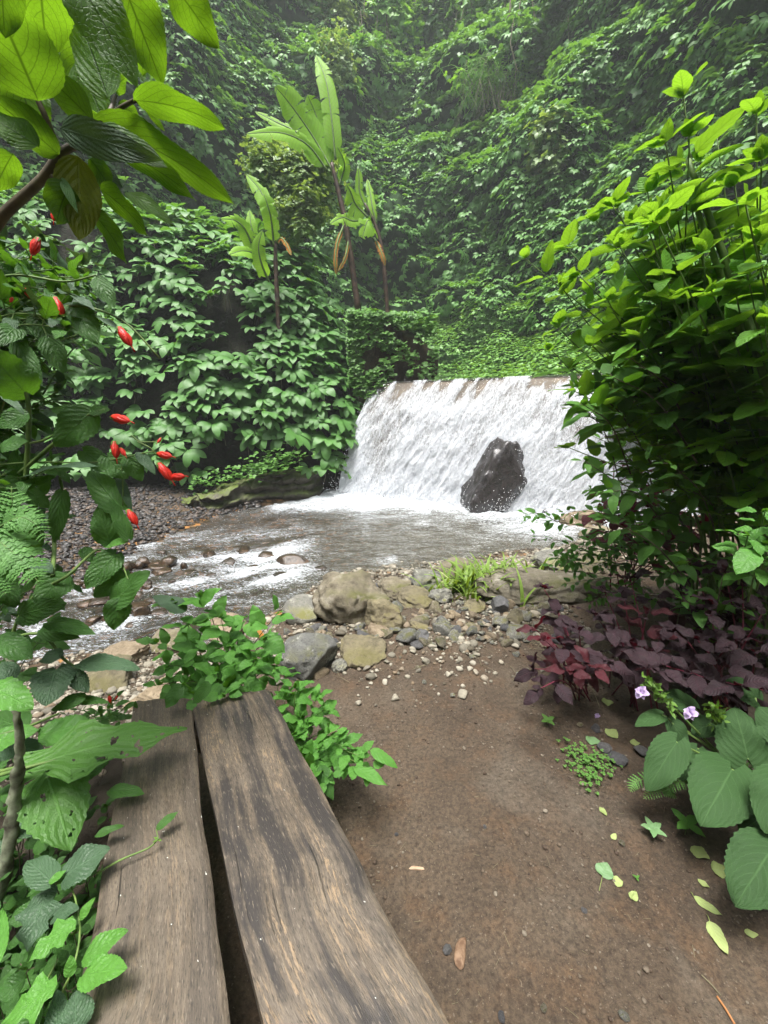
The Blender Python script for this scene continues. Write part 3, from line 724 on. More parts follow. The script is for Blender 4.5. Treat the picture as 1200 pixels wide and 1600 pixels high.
# ------------------------------------------------------------------ rocks and stones
ICO = {k: ico(k) for k in (1, 2, 3, 4, 5)}
def rock_mesh(sub, dims, seed, cuts=7, rough=.27, cut=.5, flat=0.):
    cuts = cuts + 5
    V, Fc = ICO[sub]; r = np.random.default_rng(seed); V = V.copy()
    for k in range(cuts):
        n = unit(r.normal(size=3) * [1, 1, .8]); d = r.uniform(cut, .97)
        ex = V @ n - d; V = V - np.clip(ex, 0, 9)[:, None] * n * .93
    if flat: ex = V[:, 2] - flat; V[:, 2] -= np.clip(ex, 0, 9) * .85
    V = V * (1 + rough * fbm(V * 1.9 + seed * 3.1, 5, seed % 50, .55))[:, None]
    V = V * (1 + rough * .38 * fbm(V * 7 + seed, 4, seed % 37, .6))[:, None]
    return V * np.array(dims), Fc
def rock(px, py, w, h, mat, label, zc=None, seed=1, name='boulder', cat='boulder', group=None, sub=5, deep=1.0, yaw=0, Yd=None, sink=.25, **kw):
    """w,h: its size in the photograph's pixels, centre at px,py"""
    if Yd is None:
        P = onz(px, py + h * .35, -.2)
        for _ in range(8): P = onz(px, py + h * .35, float(gz(P[0], P[1], False)) if zc is None else zc)
    else: P = at(px, py + h * .35, Yd)
    dist = np.linalg.norm((P - [0, 0, EYE]) @ np.array([[0], [CP], [-SP]])) 
    W = w * 1.2 * dist / FPX / 2; Hh = h * 1.25 * dist / FPX / 2
    dims = (W, W * deep, max(Hh * 1.0, .35 * W))
    V, Fc = rock_mesh(sub, dims, seed, **kw)
    c, s_ = cos(yaw), sin(yaw); V = V @ np.array([[c, -s_, 0], [s_, c, 0], [0, 0, 1]]).T
    o = mesh_obj(name, V, Fc, M[mat]); o.location = (P[0], P[1] + W * deep * .3, P[2] + dims[2] * (1 - 2 * sink) * .8)
    return tag(o, label, cat, group)
R_ = 'rock_'
rock(552, 935, 108, 84, R_ + 'tan', 'largest tan boulder at the end of the dirt path by the water', seed=3, cuts=5, deep=.8)
rock(483, 1027, 84, 64, R_ + 'grey', 'rounded pale grey boulder beside the far end of the wooden bench', seed=12, cuts=5, rough=.1)
rock(472, 955, 54, 42, R_ + 'grey', 'smooth dark grey boulder left of the largest tan boulder', seed=14, cuts=4, rough=.07)
rock(600, 962, 70, 46, R_ + 'moss', 'low olive mossy boulder in front of the largest tan boulder', seed=15, cuts=5)
rock(662, 912, 66, 38, R_ + 'grey', 'angular white topped boulder at the water edge', seed=19, cuts=9, deep=.7)
rock(709, 895, 74, 34, R_ + 'tan', 'flat brownish boulder standing in the water edge left of the grass tuft', seed=21, cuts=5, deep=.8)
rock(850, 918, 165, 58, R_ + 'tan', 'long flat topped slab of rock right of the grass tuft', seed=22, cuts=8, deep=.5, flat=.55)
rock(692, 934, 34, 26, R_ + 'grey', 'small pale stone block just left below the grass tuft', seed=23, cuts=8)
rock(563, 1012, 72, 46, R_ + 'moss', 'brown half buried boulder where the dirt path meets the stones', seed=24, sink=.42)
rock(622, 922, 52, 30, R_ + 'tan', 'wedge shaped brown stone right behind the largest tan boulder', seed=25, cuts=8)
rock(655, 935, 62, 26, R_ + 'moss', 'flat earthy rock between the tan boulder and the pale block', seed=26, cuts=6, sink=.4)
rock(783, 946, 28, 26, R_ + 'dark', 'small round dark grey stone right of the grass tuft', seed=27, cuts=2, rough=.05)
rock(528, 1040, 22, 24, R_ + 'grey', 'small upright white stone beside the rounded pale grey boulder', seed=28, cuts=8)
rock(590, 987, 34, 18, R_ + 'orange', 'flat ochre stone below the olive mossy boulder', seed=29, cuts=7)
rock(655, 976, 30, 18, R_ + 'moss', 'small earthy mound shaped rock in the middle of the gravel', seed=30, sink=.4)
rock(690, 972, 26, 16, R_ + 'grey', 'grey blocky stone lying on the gravel below the white topped boulder', seed=31)
rock(745, 948, 34, 18, R_ + 'moss', 'mossy flat stone under the grass tuft', seed=32, sink=.35)
rock(660, 995, 24, 15, R_ + 'dark', 'dark brown flat stone in the gravel at the top of the path', seed=33)
rock(790, 902, 40, 26, R_ + 'tan', 'pale boulder behind the grass tuft at the pool', seed=34)
rock(805, 965, 30, 24, R_ + 'moss', 'brown rock under the left tip of the purple plant', seed=35)
rock(868, 878, 60, 26, R_ + 'grey', 'pale grey rock in the stones behind the long slab', seed=36, cuts=8)
rock(925, 880, 70, 34, R_ + 'tan', 'buff rock under the low shrub branches behind the slab', seed=37, cuts=8)
rock(920, 812, 60, 30, R_ + 'orange', 'pale ochre rock at the right foot of the waterfall', zc=-.5, seed=38, cuts=7)
rock(935, 838, 52, 26, R_ + 'tan', 'buff rock in the water in front of the pale ochre rock', zc=-.5, seed=39, cuts=7)
rock(150, 1066, 90, 40, R_ + 'moss', 'tan boulder on the near bank behind the left plants', seed=40)
rock(185, 1032, 70, 22, R_ + 'orange', 'low ochre boulder at the near edge of the rapid', seed=41, sink=.3)
rock(262, 1000, 52, 40, R_ + 'tan', 'tan boulder at the stream edge behind the young bench plant', seed=42)
rock(345, 985, 60, 30, R_ + 'orange', 'pale flat rock behind the young bench plant', seed=43)
rock(238, 1090, 70, 34, R_ + 'orange', 'sandy rock touching the far end of the left plank', seed=44)
def black_rock():
    V, Fc = ICO[5]; V = V.copy(); r = np.random.default_rng(5)
    for n, d in (((-.85, -.2, .50), .58), ((.95, -.1, .12), .74), ((0, -1, .15), .62), ((.5, -.7, -.35), .72), ((-.45, -.8, .35), .72), ((.25, 0, .97), .84), ((-1, 0, -.1), .86), ((.6, -.6, .5), .74)):
        n = unit(n); ex = V @ n - d; V = V - np.clip(ex, 0, 9)[:, None] * n * .92
    V = V * (1 + .20 * fbm(V * 1.9, 5, 9))[:, None]; V *= (1 + .075 * fbm(V * 6, 5, 8, .62))[:, None]
    V = V * (1 + .10 * np.abs(fbm(V * 3.1, 4, 19)))[:, None]; V = V * [.80, .6, 1.03]; V[:, 0] += V[:, 2] * .08 + np.where(V[:, 2] < 0, V[:, 2] * .12, 0)                      # leaning right
    c = onz(770, 797, -.55)
    o = mesh_obj('boulder', V, Fc, M['rock_black']); o.location = (c[0] + .03, c[1] - .18, c[2] + .66)
    tag(o, 'tall wet black boulder standing in the foot of the waterfall', 'boulder')
black_rock()
rock(946, 772, 30, 40, R_ + 'black', 'small black rock poking out of the falling water beside the shrub', zc=-.5, seed=50, sub=4)
rock(850, 800, 20, 12, R_ + 'black', 'tiny dark rock in the foam right of the tall black boulder', zc=-.5, seed=51, sub=3)
labs = ['round wet brown rock in the stream nearest the rapid crest', 'broad reddish wet rock in the middle of the rapid', 'dark wet rock with water pouring round it', 'dark wet rock at the left of the rapid group', 'small reddish rock at the top of the rapid',
        'lone dark rock in the lower rapid on the left', 'small wet rock behind the broad reddish rock', 'low wet rock left of the rapid group', 'wet rock touching the largest tan boulder', 'low dark rock just breaking the pool surface', 'wet rock between the rapid and the dark grey boulder', 'tiny rock breaking the lower rapid', 'tiny dark rock below the rapid group']
for i, (a, b, c, d) in enumerate(rocks_in_stream):
    o = rock(a, b, c, d * 1.25, R_ + 'wet', labs[i], zc=-.585, seed=60 + i, sub=4, name='stream_rock', cat='rock', group='wet rocks in the rapid', rough=.08)
for i in range(110):
    px, py = random.uniform(120, 500), random.uniform(862, 985); c = onz(px, py, -.56)
    if c[1] < np.interp(c[0], SHX, SHY) + .1 or c[0] < np.interp(c[1], FAY, FAX) + .2 or c[0] > -.6: continue
    rock(px, py, random.uniform(10, 30), random.uniform(7, 15), R_ + 'wet', 'small wet brown stone just breaking the surface of the rapid', zc=-.60, seed=200 + i, sub=3, name='stream_rock', cat='rock', group='small stones breaking the surface of the rapid', rough=.12)
def ledge():
    t = np.linspace(0, 1, 150); base = curve([onz(268, 782, -.5), onz(330, 790, -.5), onz(420, 778, -.5), onz(500, 770, -.5), onz(545, 742, -.5)], 150); base = np.array([np.interp(t, np.linspace(0, 1, len(base)), base[:, k]) for k in range(3)]).T
    n = 60; V = []
    for i, b in enumerate(base):
        hmax = .22 + .62 * sstep(t[i] / .7)
        for j in range(n):
            u = j / (n - 1); 
            h = hmax * min(1, u * 3.2) ** .6; back = .10 * u + max(0, u - .3) * 2.4
            # two shelves
            h += .18 * t[i] * sstep((u - .55) / .1); 
            V.append((b[0] + .05 * u, b[1] - .35 + back, -.62 + h))
    V = np.array(V); nn = fbm(V * [2.2, 2.2, 5], 5, 81, .62); strat = np.sin(V[:, 2] * 26 + 3 * fbm(V * 1.6, 2, 88)); V[:, 1] += -.36 * nn - .07 * strat; V[:, 0] += .10 * fbm(V * 5, 3, 87); V[:, 2] += .17 * fbm(V * 3.5, 5, 82, .6) * np.tile(np.linspace(0, 1, n) > .1, len(base))
    o = mesh_obj('rock_ledge', V, grid_faces(150, n), M['ledge']); tag(o, 'dark mossy rock ledge along the left edge of the pool', 'rock ledge')
ledge()
def abutment():
    c0, c1 = at(548, 600, 10.9), at(682, 585, 11.4)
    xs = np.linspace(0, 1, 70); V = []; n = 50
    for s in xs:
        b = c0 * (1 - s) + c1 * s; top = 3.95 - .25 * s
        for j in range(n):
            u = j / (n - 1); z = -.5 + (top + .5) * min(1, u * 1.5) if u < .667 else top
            back = .12 * min(1, u * 1.5) + max(0, u - .667) * 8
            V.append((b[0], b[1] + back, z))
    for s in np.linspace(0, 1, 20)[1:]:                      # right return wall running upstream
        for j in range(n):
            u = j / (n - 1); z = -.5 + 4.2 * min(1, u * 1.5) if u < .667 else 3.7
            V.append((c1[0] - max(0, u - .667) * 4, c1[1] + .12 * min(1, u * 1.5) + s * 3 * 1.0, z))
    V = np.array(V); nn = fbm(V * 1.5, 5, 83); V[:, 1] -= .45 * nn; V[:, 0] += .28 * fbm(V * 1.8, 4, 84); V[:, 2] += .22 * nn - .5 * sstep((V[:, 0] - .7) / .7) * (V[:, 2] > 2)
    o = mesh_obj('retaining_wall', V, grid_faces(89, n), M['abut']); tag(o, 'mossy brown earth and stone wall at the left end of the weir crest', 'wall')
    b = Batch(); N_ = 2600; s = RNG.random(N_) ** 1.5; z = RNG.uniform(1.8, 4.1, N_)
    k = fbm(np.stack([s * 5, z * 2.2], -1), 3, 85) + .25 * (.5 - s) > -.16; s, z = s[k], z[k]
    P = c0 * (1 - s[:, None]) + c1 * s[:, None]; P[:, 2] = z; P[:, 1] -= RNG.uniform(.1, .35, len(s))
    R = cluster_R(np.tile([-.2, -1, .1], (len(s), 1))); 
    for i in range(4):
        m = np.arange(len(s)) % 4 == i; b.add(SMALL[i], P[m], R[m], RNG.uniform(.10, .20, m.sum()))
    N_ = 900; s = RNG.random(N_); P = c0 * (1 - s[:, None]) + c1 * s[:, None]; P[:, 2] = RNG.uniform(3.7, 4.15, N_); P[:, 1] += RNG.uniform(-.2, 1.2, N_); R = cluster_R(np.tile([-.2, -.6, .8], (N_, 1)))
    b.add(SMALL[0], P, R, RNG.uniform(.14, .28, N_))
    o = b.build('wall_creepers', M['vine_fresh']); tag(o, kind='stuff'); o['label'] = 'small creepers hanging over the mossy wall'
abutment()
def ledge_plants():
    b = Batch(); n = 300; cs = [(395, 735), (425, 722), (450, 712), (360, 742), (335, 752), (440, 726), (400, 730)]
    P = []
    for i in range(n):
        c = cs[i % len(cs)]; q = at(c[0] + random.gauss(0, 18), c[1] + random.gauss(0, 7), 9.9 - (c[1] - 712) * .012); P.append(q)
    P = np.array(P); P[:, 1] -= RNG.uniform(0, .3, n); R = cluster_R(np.tile([0, -.5, .8], (n, 1)))
    b.add(SMALL[1], P, R, RNG.uniform(.10, .20, n)); o = b.build('ledge_greenery', M['vine_fresh']); tag(o, kind='stuff'); o['label'] = 'light green weeds on the mossy ledge'
ledge_plants()

# loose stones: individual, then gravel and soil crumbs as stuff
def shore_d(x, y): return np.interp(x, SHX, SHY) - y
PEB = []
for k in range(10):
    V, Fc = rock_mesh(3, (1, RNG.uniform(.7, .95), RNG.uniform(.45, .7)), 300 + k, 9, .22, .42); PEB.append((V, Fc))
peb_me = []
for k, (V, Fc) in enumerate(PEB):
    for mt in ('rock_tan', 'rock_grey', 'rock_dark', 'rock_orange'):
        o = mesh_obj('stone', V, Fc, M[mt]); peb_me.append((o.data, mt)); bpy.data.objects.remove(o)
STG = {'rock_tan': 'angular tan stone lying in the gravel between path and stream', 'rock_grey': 'pale grey stone lying in the gravel between path and stream', 'rock_dark': 'dark grey stone lying in the gravel between path and stream', 'rock_orange': 'small ochre stone lying in the gravel between path and stream'}
def loose_stone(x, y, r, idx, label=None, group=None, lift=.25, cat='stone'):
    me, mt = peb_me[idx % len(peb_me)]
    o = bpy.data.objects.new('stone', me); COL.objects.link(o); o.scale = (r, r, r * random.uniform(.8, 1.1)); o.rotation_euler = (random.uniform(-.3, .3), random.uniform(-.3, .3), random.uniform(0, 6.28))
    o.location = (x, y, float(gz(x, y)) + r * lift)
    return tag(o, label or STG[mt], cat, group or 'loose stones in the gravel, ' + mt.split('_')[1])
cnt = 0
while cnt < 285:
    px, py = random.uniform(420, 880), random.gauss(975, 34)
    if py < 905 or py > 1075: continue
    if px < 520 and py < 950: continue
    if py > 1010 and px > 560 and random.random() < .8: continue
    P = onz(px, py, -.15); P = onz(px, py, float(gz(P[0], P[1]))); P = onz(px, py, float(gz(P[0], P[1])))
    if shore_d(P[0], P[1]) < .1: continue
    r = min(.10, .024 + random.expovariate(1 / .024)); w = random.random()
    idx = random.randrange(10) * 4 + (0 if w < .40 else 1 if w < .78 else 2 if w < .9 else 3)
    loose_stone(P[0], P[1], r, idx); cnt += 1
def on_ground(px, py):
    P = onz(px, py, 0)
    for _ in range(4): P = onz(px, py, float(gz(P[0], P[1])))
    return P
for (px, py, r, i, lab) in [(653, 1046, .024, 0, 'pale stone alone on the dirt just past the gravel'), (706, 1088, .022, 1, 'small pointed white stone on the open dirt'), (700, 1487, .017, 2, 'dark stone beside the wood chip on the path'), (785, 1590, .014, 2, 'slim dark stone at the bottom of the path'), (976, 1591, .017, 1, 'flat pale grey stone at the bottom edge of the path'),
                            (620, 1305, .010, 2, 'dark pebble on the path right of the bench'), (970, 1318, .016, 0, 'round beige pebble near the fallen leaves'), (912, 1422, .012, 2, 'dark pebble low in the middle of the path'), (944, 1173, .040, 2, 'dark brown stone left of the velvet leaved plant'), (965, 1187, .05, 2, 'largest brown stone at the foot of the velvet leaved plant'),
                            (930, 1140, .035, 6, 'brown stone under the purple plant'), (905, 1133, .02, 0, 'small beige stone under the purple plant'), (1000, 1175, .045, 2, 'dark stone hidden beside the small fern'), (662, 1067, .02, 1, 'flat light stone pressed in the dirt'), (848, 1575, .012, 0, 'tan pebble by the lower path edge'), (757, 1293, .009, 2, 'tiny dark pebble in mid path')]:
    P = on_ground(px, py); loose_stone(P[0], P[1], r, i, lab, 'stones lying on the dirt path')
def gravel():
    protos = []
    for k in range(6):
        V, Fc = rock_mesh(2, (1, .85, .55), 400 + k, 8, .2, .4); protos.append((V, Fc, np.full((len(V), 3), 0.)))
    def fill(name, mat, pts, size, lab, lift=.2, smooth=True):
        P = np.array(pts); P3 = np.stack([P[:, 0], P[:, 1], gz(P[:, 0], P[:, 1])], -1); S = size(len(P)); P3[:, 2] += S * lift
        ang = RNG.uniform(0, 6.28, len(P)); R = np.stack([np.cos(ang), -np.sin(ang), 0 * ang, np.sin(ang), np.cos(ang), 0 * ang, 0 * ang, 0 * ang, 1 + 0 * ang], -1).reshape(-1, 3, 3)
        R = R @ np.array([Matrix.Rotation(random.uniform(-.5, .5), 3, 'X') for _ in range(len(P))])
        b = Batch(); sel = RNG.integers(0, 6, len(P)); var = RNG.random(len(P))
        for i in range(6):
            m = sel == i; b.add(protos[i], P3[m], R[m], S[m], var[m])
        o = b.build(name, mat, smooth=smooth); tag(o, kind='stuff'); o['label'] = lab
    # near bank
    X = RNG.uniform(-4.5, 3.6, 200000); Y = RNG.uniform(.8, 6.2, 200000); d = shore_d(X, Y); n = fbm(np.stack([X * 2, Y * 2], -1), 3, 91)
    dens = np.exp(-((d - .95 - .3 * n) / .8) ** 2) * (d > -.15) * np.clip(.6 + 1.2 * n + .35, 0, 1.3)
    dens = np.where((X > -.75) & (X < 1.5), np.maximum(dens, .9 * sstep((Y - 2.0 - .6 * n) / .75) * (d > -.15) * np.clip(.75 + n, 0, 1)), dens)
    dens = np.where(X < -1.0, np.maximum(dens, .65 * (d > -.1) * (d < 1.3)), dens)
    k = RNG.random(len(X)) < dens * .36
    fill('gravel', M['gravel'], np.stack([X[k], Y[k]], -1), lambda n: np.clip(.006 + RNG.exponential(.009, n), 0, .055), 'mixed gravel between the dirt path and the stream')
    X = RNG.uniform(-11, -3, 60000); Y = RNG.uniform(2.5, 10.5, 60000); dl = np.interp(Y, FAY, FAX) - X
    k = (dl > -.5) & (RNG.random(len(X)) < .55)
    fill('wet_gravel', M['gravel_d'], np.stack([X[k], Y[k]], -1), lambda n: np.clip(.018 + RNG.exponential(.016, n), 0, .08), 'dark wet gravel bank on the far left of the stream')
    X = RNG.uniform(-.9, 2.2, 160000); Y = RNG.uniform(.4, 3.6, 160000); n = fbm(np.stack([X * 3, Y * 3], -1), 3, 93)
    k = RNG.random(len(X)) < .24 * np.clip(.35 + n + .8 * sstep((Y - 1.6) / 1.2), 0, 1)
    fill('soil_crumbs', M['crumb'], np.stack([X[k], Y[k]], -1), lambda n: np.clip(.001 + RNG.exponential(.0019, n), 0, .013), 'soil crumbs and grit scattered over the dirt path', .3)
gravel()

# ------------------------------------------------------------------ bench
def wood_mat():
    m, nt, out = newmat('weathered_plank'); N = NT(nt); uv = N.attr('luv'); u, v, w = N.sep(uv)
    wob = N.noise(N.comb(N.math('MULTIPLY', u, .7), N.math('MULTIPLY', v, .9), w), 2.6, 2, .5)
    uu = N.math('ADD', u, N.math('MULTIPLY', wob, .09))
    c2 = N.comb(uu, N.math('MULTIPLY', v, .075), w); c3 = N.comb(uu, N.math('MULTIPLY', v, .20), w)
    g1 = N.noise(c2, 60, 6, .7); g2 = N.noise(c3, 300, 3, .75); band = N.noise(c2, 17, 3, .6); bl = N.noise(uv, 4.5, 5, .65)
    fl = N.noise(c3, 110, 4, .65); fl2 = N.noise(c3, 200, 2, .6)
    col = N.mix(N.mr(g1, .36, .64), (.042, .032, .022), (.122, .095, .066))
    col = N.mix(N.mr(bl, .35, .65), col, N.mix(.5, col, (.14, .115, .088)))
    dark = N.mr(N.math('ADD', N.math('MULTIPLY', band, .65), N.math('MULTIPLY', bl, .35)), .50, .42)
    isw = N.mr(w, 5, 13, .35, 1.)
    col = N.mix(N.math('MULTIPLY', N.math('MULTIPLY', dark, .95), isw), col, (.026, .022, .020))
    fk = N.math('MULTIPLY', N.mr(fl, .50, .58), N.mr(band, .44, .56)); fk = N.math('MULTIPLY', fk, N.mr(bl, .42, .56, .15, 1))
    col = N.mix(N.math('MULTIPLY', fk, N.math('MULTIPLY', isw, .8)), col, (.27, .19, .115))
    col = N.mix(N.mr(fl2, .60, .68, 0, .6), col, (.19, .155, .115))
    col = N.mix(N.mr(g2, .50, .32, 0, .9), col, (.020, .017, .013))
    crack = N.mr(N.noise(N.comb(uu, N.math('MULTIPLY', v, .03), w), 60, 3, .6), .345, .31)
    col = N.mix(N.math('MULTIPLY', crack, .8), col, (.012, .010, .008))
    col = N.mix(N.mr(N.noise(uv, 75, 2), .75, .77), col, (.5, .5, .46))
    h = N.math('ADD', N.math('MULTIPLY', g1, .8), N.math('ADD', N.math('MULTIPLY', g2, .6), N.math('ADD', N.math('MULTIPLY', crack, -1.0), N.math('MULTIPLY', fk, .3))))
    nt.links.new(N.pri(col, N.mix(g1, (.40,) * 3, (.62,) * 3), .4, N.bump(h, .7, .003)), out.inputs[0]); return m
M['wood'] = wood_mat()
BZ = .45
def plank(name, corners, thick, parent, label, seed, z=BZ, wav=.004):
    """corners: near-left, near-right, far-right, far-left pixels on the seat plane"""
    a, b, c, d = [onz(px, py, z) for px, py in corners]
    a = a + (a - d) * .55; b = b + (b - c) * .55
    nu, nv = 30, 110
    U, V_ = np.meshgrid(np.linspace(0, 1, nu), np.linspace(0, 1, nv), indexing='ij')
    e0 = a[None] * (1 - V_[..., None]) + d[None] * V_[..., None]; e1 = b[None] * (1 - V_[..., None]) + c[None] * V_[..., None]
    Ltot = np.linalg.norm(d - a); 
    P = e0 * (1 - U[..., None]) + e1 * U[..., None]
    wdir = unit(b - a); wl = fbm(np.stack([V_ * 6, 0 * V_ + seed], -1), 3, seed); wr = fbm(np.stack([V_ * 6, 0 * V_ + seed + 5], -1), 3, seed + 1)
    P += wdir * ((1 - U) * wl + U * wr)[..., None] * .012
    P[..., :2] += (unit(d - a)[:2])[None, None] * (fbm(np.stack([U * 5, U * 0 + seed], -1), 3, 4) * .012 * sstep((V_ - .9) / .1))[..., None]
    edge = np.minimum(U, 1 - U) * np.linalg.norm(b - a); ev = (1 - V_) * Ltot
    P[..., 2] += -.006 * np.exp(-edge / .006) - .006 * np.exp(-ev / .006) + wav * fbm(np.stack([U * 12, V_ * 5], -1), 4, seed) - .010 * (np.abs(U - .5) * 2) ** 2 * .5
    W = np.linalg.norm(b - a)
    A = np.stack([U * W, V_ * Ltot, np.full_like(U, seed * 1.7)], -1)
    top = P.reshape(-1, 3); bot = top.copy(); bot[:, 2] = z - thick
    Vv = [top, bot]; n = nu * nv; idx = np.arange(n).reshape(nu, nv)
    F_ = [grid_faces(nu, nv), grid_faces(nu, nv)[:, ::-1] + n]
    def side(line, flip):
        q = np.stack([line[:-1], line[1:], line[1:] + n, line[:-1] + n], 1); return q[:, ::-1] if flip else q
    # separate side vertices keep the arris crisp
    V_all = np.vstack([top, bot]); Aall = np.vstack([A.reshape(-1, 3)] * 2); Fs = list(F_)
    for line, fl in ((idx[0], 0), (idx[-1], 1), (idx[:, 0], 1), (idx[:, -1], 0)):
        m = len(V_all); V_all = np.vstack([V_all, top[line], bot[line]]); As = A.reshape(-1, 3)[line]; As2 = As.copy(); As2[:, 0] += thick; Aall = np.vstack([Aall, As, As2]); k = len(line)
        i = np.arange(k - 1); q = np.stack([m + i, m + i + 1, m + i + 1 + k, m + i + k], 1); Fs.append(q[:, ::-1] if fl else q)
    o = mesh_obj(name, V_all, Fs, M['wood'], parent, Aall); 
    if label: o['label'] = label
    return o
def box(name, lo, hi, mat, parent, rot=0.):
    lo, hi = np.array(lo), np.array(hi); c = (lo + hi) / 2; V = np.array([[x, y, z] for x in (lo[0], hi[0]) for y in (lo[1], hi[1]) for z in (lo[2], hi[2])])
    q = V - c; cs, sn = cos(rot), sin(rot); V = np.stack([q[:, 0] * cs - q[:, 1] * sn, q[:, 0] * sn + q[:, 1] * cs, q[:, 2]], -1) + c
    Fc = [[0, 1, 3, 2], [4, 6, 7, 5], [0, 4, 5, 1], [2, 3, 7, 6], [0, 2, 6, 4], [1, 5, 7, 3]]
    o = mesh_obj(name, V, np.array(Fc), mat, parent, attr=V * [1, 1, 1], smooth=False)
    bv = o.modifiers.new('bevel', 'BEVEL'); bv.width = .006; bv.segments = 2; return o
bench = empty('wooden_bench', (-.45, .9, 0), 'weathered wooden bench of two wide grey brown planks with a gap between', 'bench')
plank('seat_plank', [(112, 1600), (352, 1600), (298, 1088), (212, 1092)], .055, bench, 'narrower lighter plank on the left', 3)
plank('seat_plank', [(408, 1604), (702, 1600), (420, 1074), (298, 1092)], .06, bench, 'wider plank on the right with dark swirling grain', 8, z=BZ + .006)
bdir = onz(300, 1090, BZ) - onz(380, 1600, BZ); brot = math.atan2(bdir[1], bdir[0]) - pi / 2
for f in (.9, -.35):
    c = onz(380, 1600, BZ) + bdir * f
    box('cross_beam', c + [-.24, -.04, -.15], c + [.24, .04, -.062], M['wood'], bench, brot)
    for s in (-.17, .17):
        q = c + np.array([cos(brot), sin(brot), 0]) * s; box('leg', [q[0] - .04, q[1] - .035, -.03], [q[0] + .04, q[1] + .035, BZ - .152], M['wood'], bench, brot)

# ------------------------------------------------------------------ plants: helpers
def atz(px, py, z): return onz(px, py, z)
CAMP = np.array([0, 0, EYE])
_lc = [0]
def hand_leaf(P0, P1, w, prof='ovate', up=.6, curl=.5, fold=.2, serr=.0, wave=.12, nv=16, nu=3, back=0., var=.5, roll=0., away=False):
    """one leaf from its stalk end P0 to its tip P1, w metres wide; face turned between upward and the open side"""
    P0, P1 = np.array(P0, float), np.array(P1, float); d = P1 - P0; L = np.linalg.norm(d)
    n = unit(CAMP - P0) * (1 - up) * (-1 if away else 1) + np.array([0, 0, 1.]) * up
    if roll: n = np.array(Matrix.Rotation(roll, 3, Vector(d / L)) @ Vector(n))
    _lc[0] += 1
    p = leaf(w / L, prof, nv, nu, fold, curl, wave, serr, back, _lc[0])
    V, Fc, A = p; R = frame(d, n)
    tip = V[len(V) // (2 * nu + 1) * (2 * nu + 1) - nu - 1]           # bend moves the tip: turn the leaf back onto it
    ang = math.atan2(tip[2], tip[1]); Rx = np.array(Matrix.Rotation(-ang, 3, 'X')); k = 1 / max(.3, np.hypot(tip[1], tip[2]))
    V = (V * [1, k, k]) @ Rx.T
    V = (V * L) @ R.T + P0; A = A.copy(); A[:, 2] = var
    return V, Fc, A
def leaf_part(name, lf, mat, parent, label=None):
    o = mesh_obj(name, lf[0], lf[1], mat, parent, lf[2])
    if label: o['label'] = label
    return o
def proto_leaves(prof, w, k=5, nv=8, nu=2, curl=.6, fold=.22, serr=0., wave=.1, back=0.):
    return [leaf(w * RNG.uniform(.88, 1.12), prof, nv, nu, fold * RNG.uniform(.5, 1.5), curl * RNG.uniform(.4, 1.5), wave, serr, back, 900 + i * 7) for i in range(k)]
def leafy_stem(bl, protos, C, size, npairs=8, t0=.25, r=(.006, .002), stems=None, parent=None, smat=None, up=1., spread=1.1, flat=.75, ends=True, gap=.02, sides=6, tipsize=.55, whorl=2, var=None):
    """a stem through control points with opposite pairs of leaves"""
    P = curve(C, 24); n = len(P); rad = np.linspace(r[0], r[1], n)
    if stems is not None: batch_tube(stems, P, rad, sides)
    else: tube_obj('stem', P, rad, smat, parent, sides)
    ts = np.linspace(t0, 1, npairs); ph = random.random() * pi
    for i, t in enumerate(ts):
        j = min(n - 2, int(t * (n - 1))); o = P[j] if t < 1 else P[-1]; T = unit(P[j + 1] - P[j]); a0 = ph + (i % 2) * pi / 2
        s1 = unit(np.cross(T, [0.1, .05, 1.])); s2 = unit(np.cross(s1, T))
        for q in range(whorl):
            a = a0 + q * 2 * pi / whorl + random.gauss(0, .2)
            side = s1 * cos(a) + s2 * sin(a) * (1 - flat * .6)
            d = unit(side * sin(spread) + T * cos(spread) + np.array([0, 0, -.12 + random.gauss(0, .12)]))
            nrm = unit(np.array([0, 0, 1.]) * up + T * .35 + RNG.normal(0, .28, 3)); R = frame(d, nrm)
            sz = size * random.uniform(.75, 1.15) * (1 - (1 - tipsize) * max(0, (t - .6) / .4) ** 2)
            if i < 2: sz *= .85
            pt = o + d * gap
            if stems is not None and gap > .012: batch_tube(stems, np.array([o, pt + d * sz * .04]), np.array([.0016, .0012]), 4)
            bl.add(random.choice(protos), pt, R, sz, None if var is None else np.array([random.uniform(*var)]))
    if ends:
        T = unit(P[-1] - P[-2])
        for q in range(3):
            d = unit(T + RNG.normal(0, .5, 3)); bl.add(random.choice(protos), P[-1], frame(d, np.array([0, 0, 1.]) + RNG.normal(0, .3, 3)), size * .35)
    return P

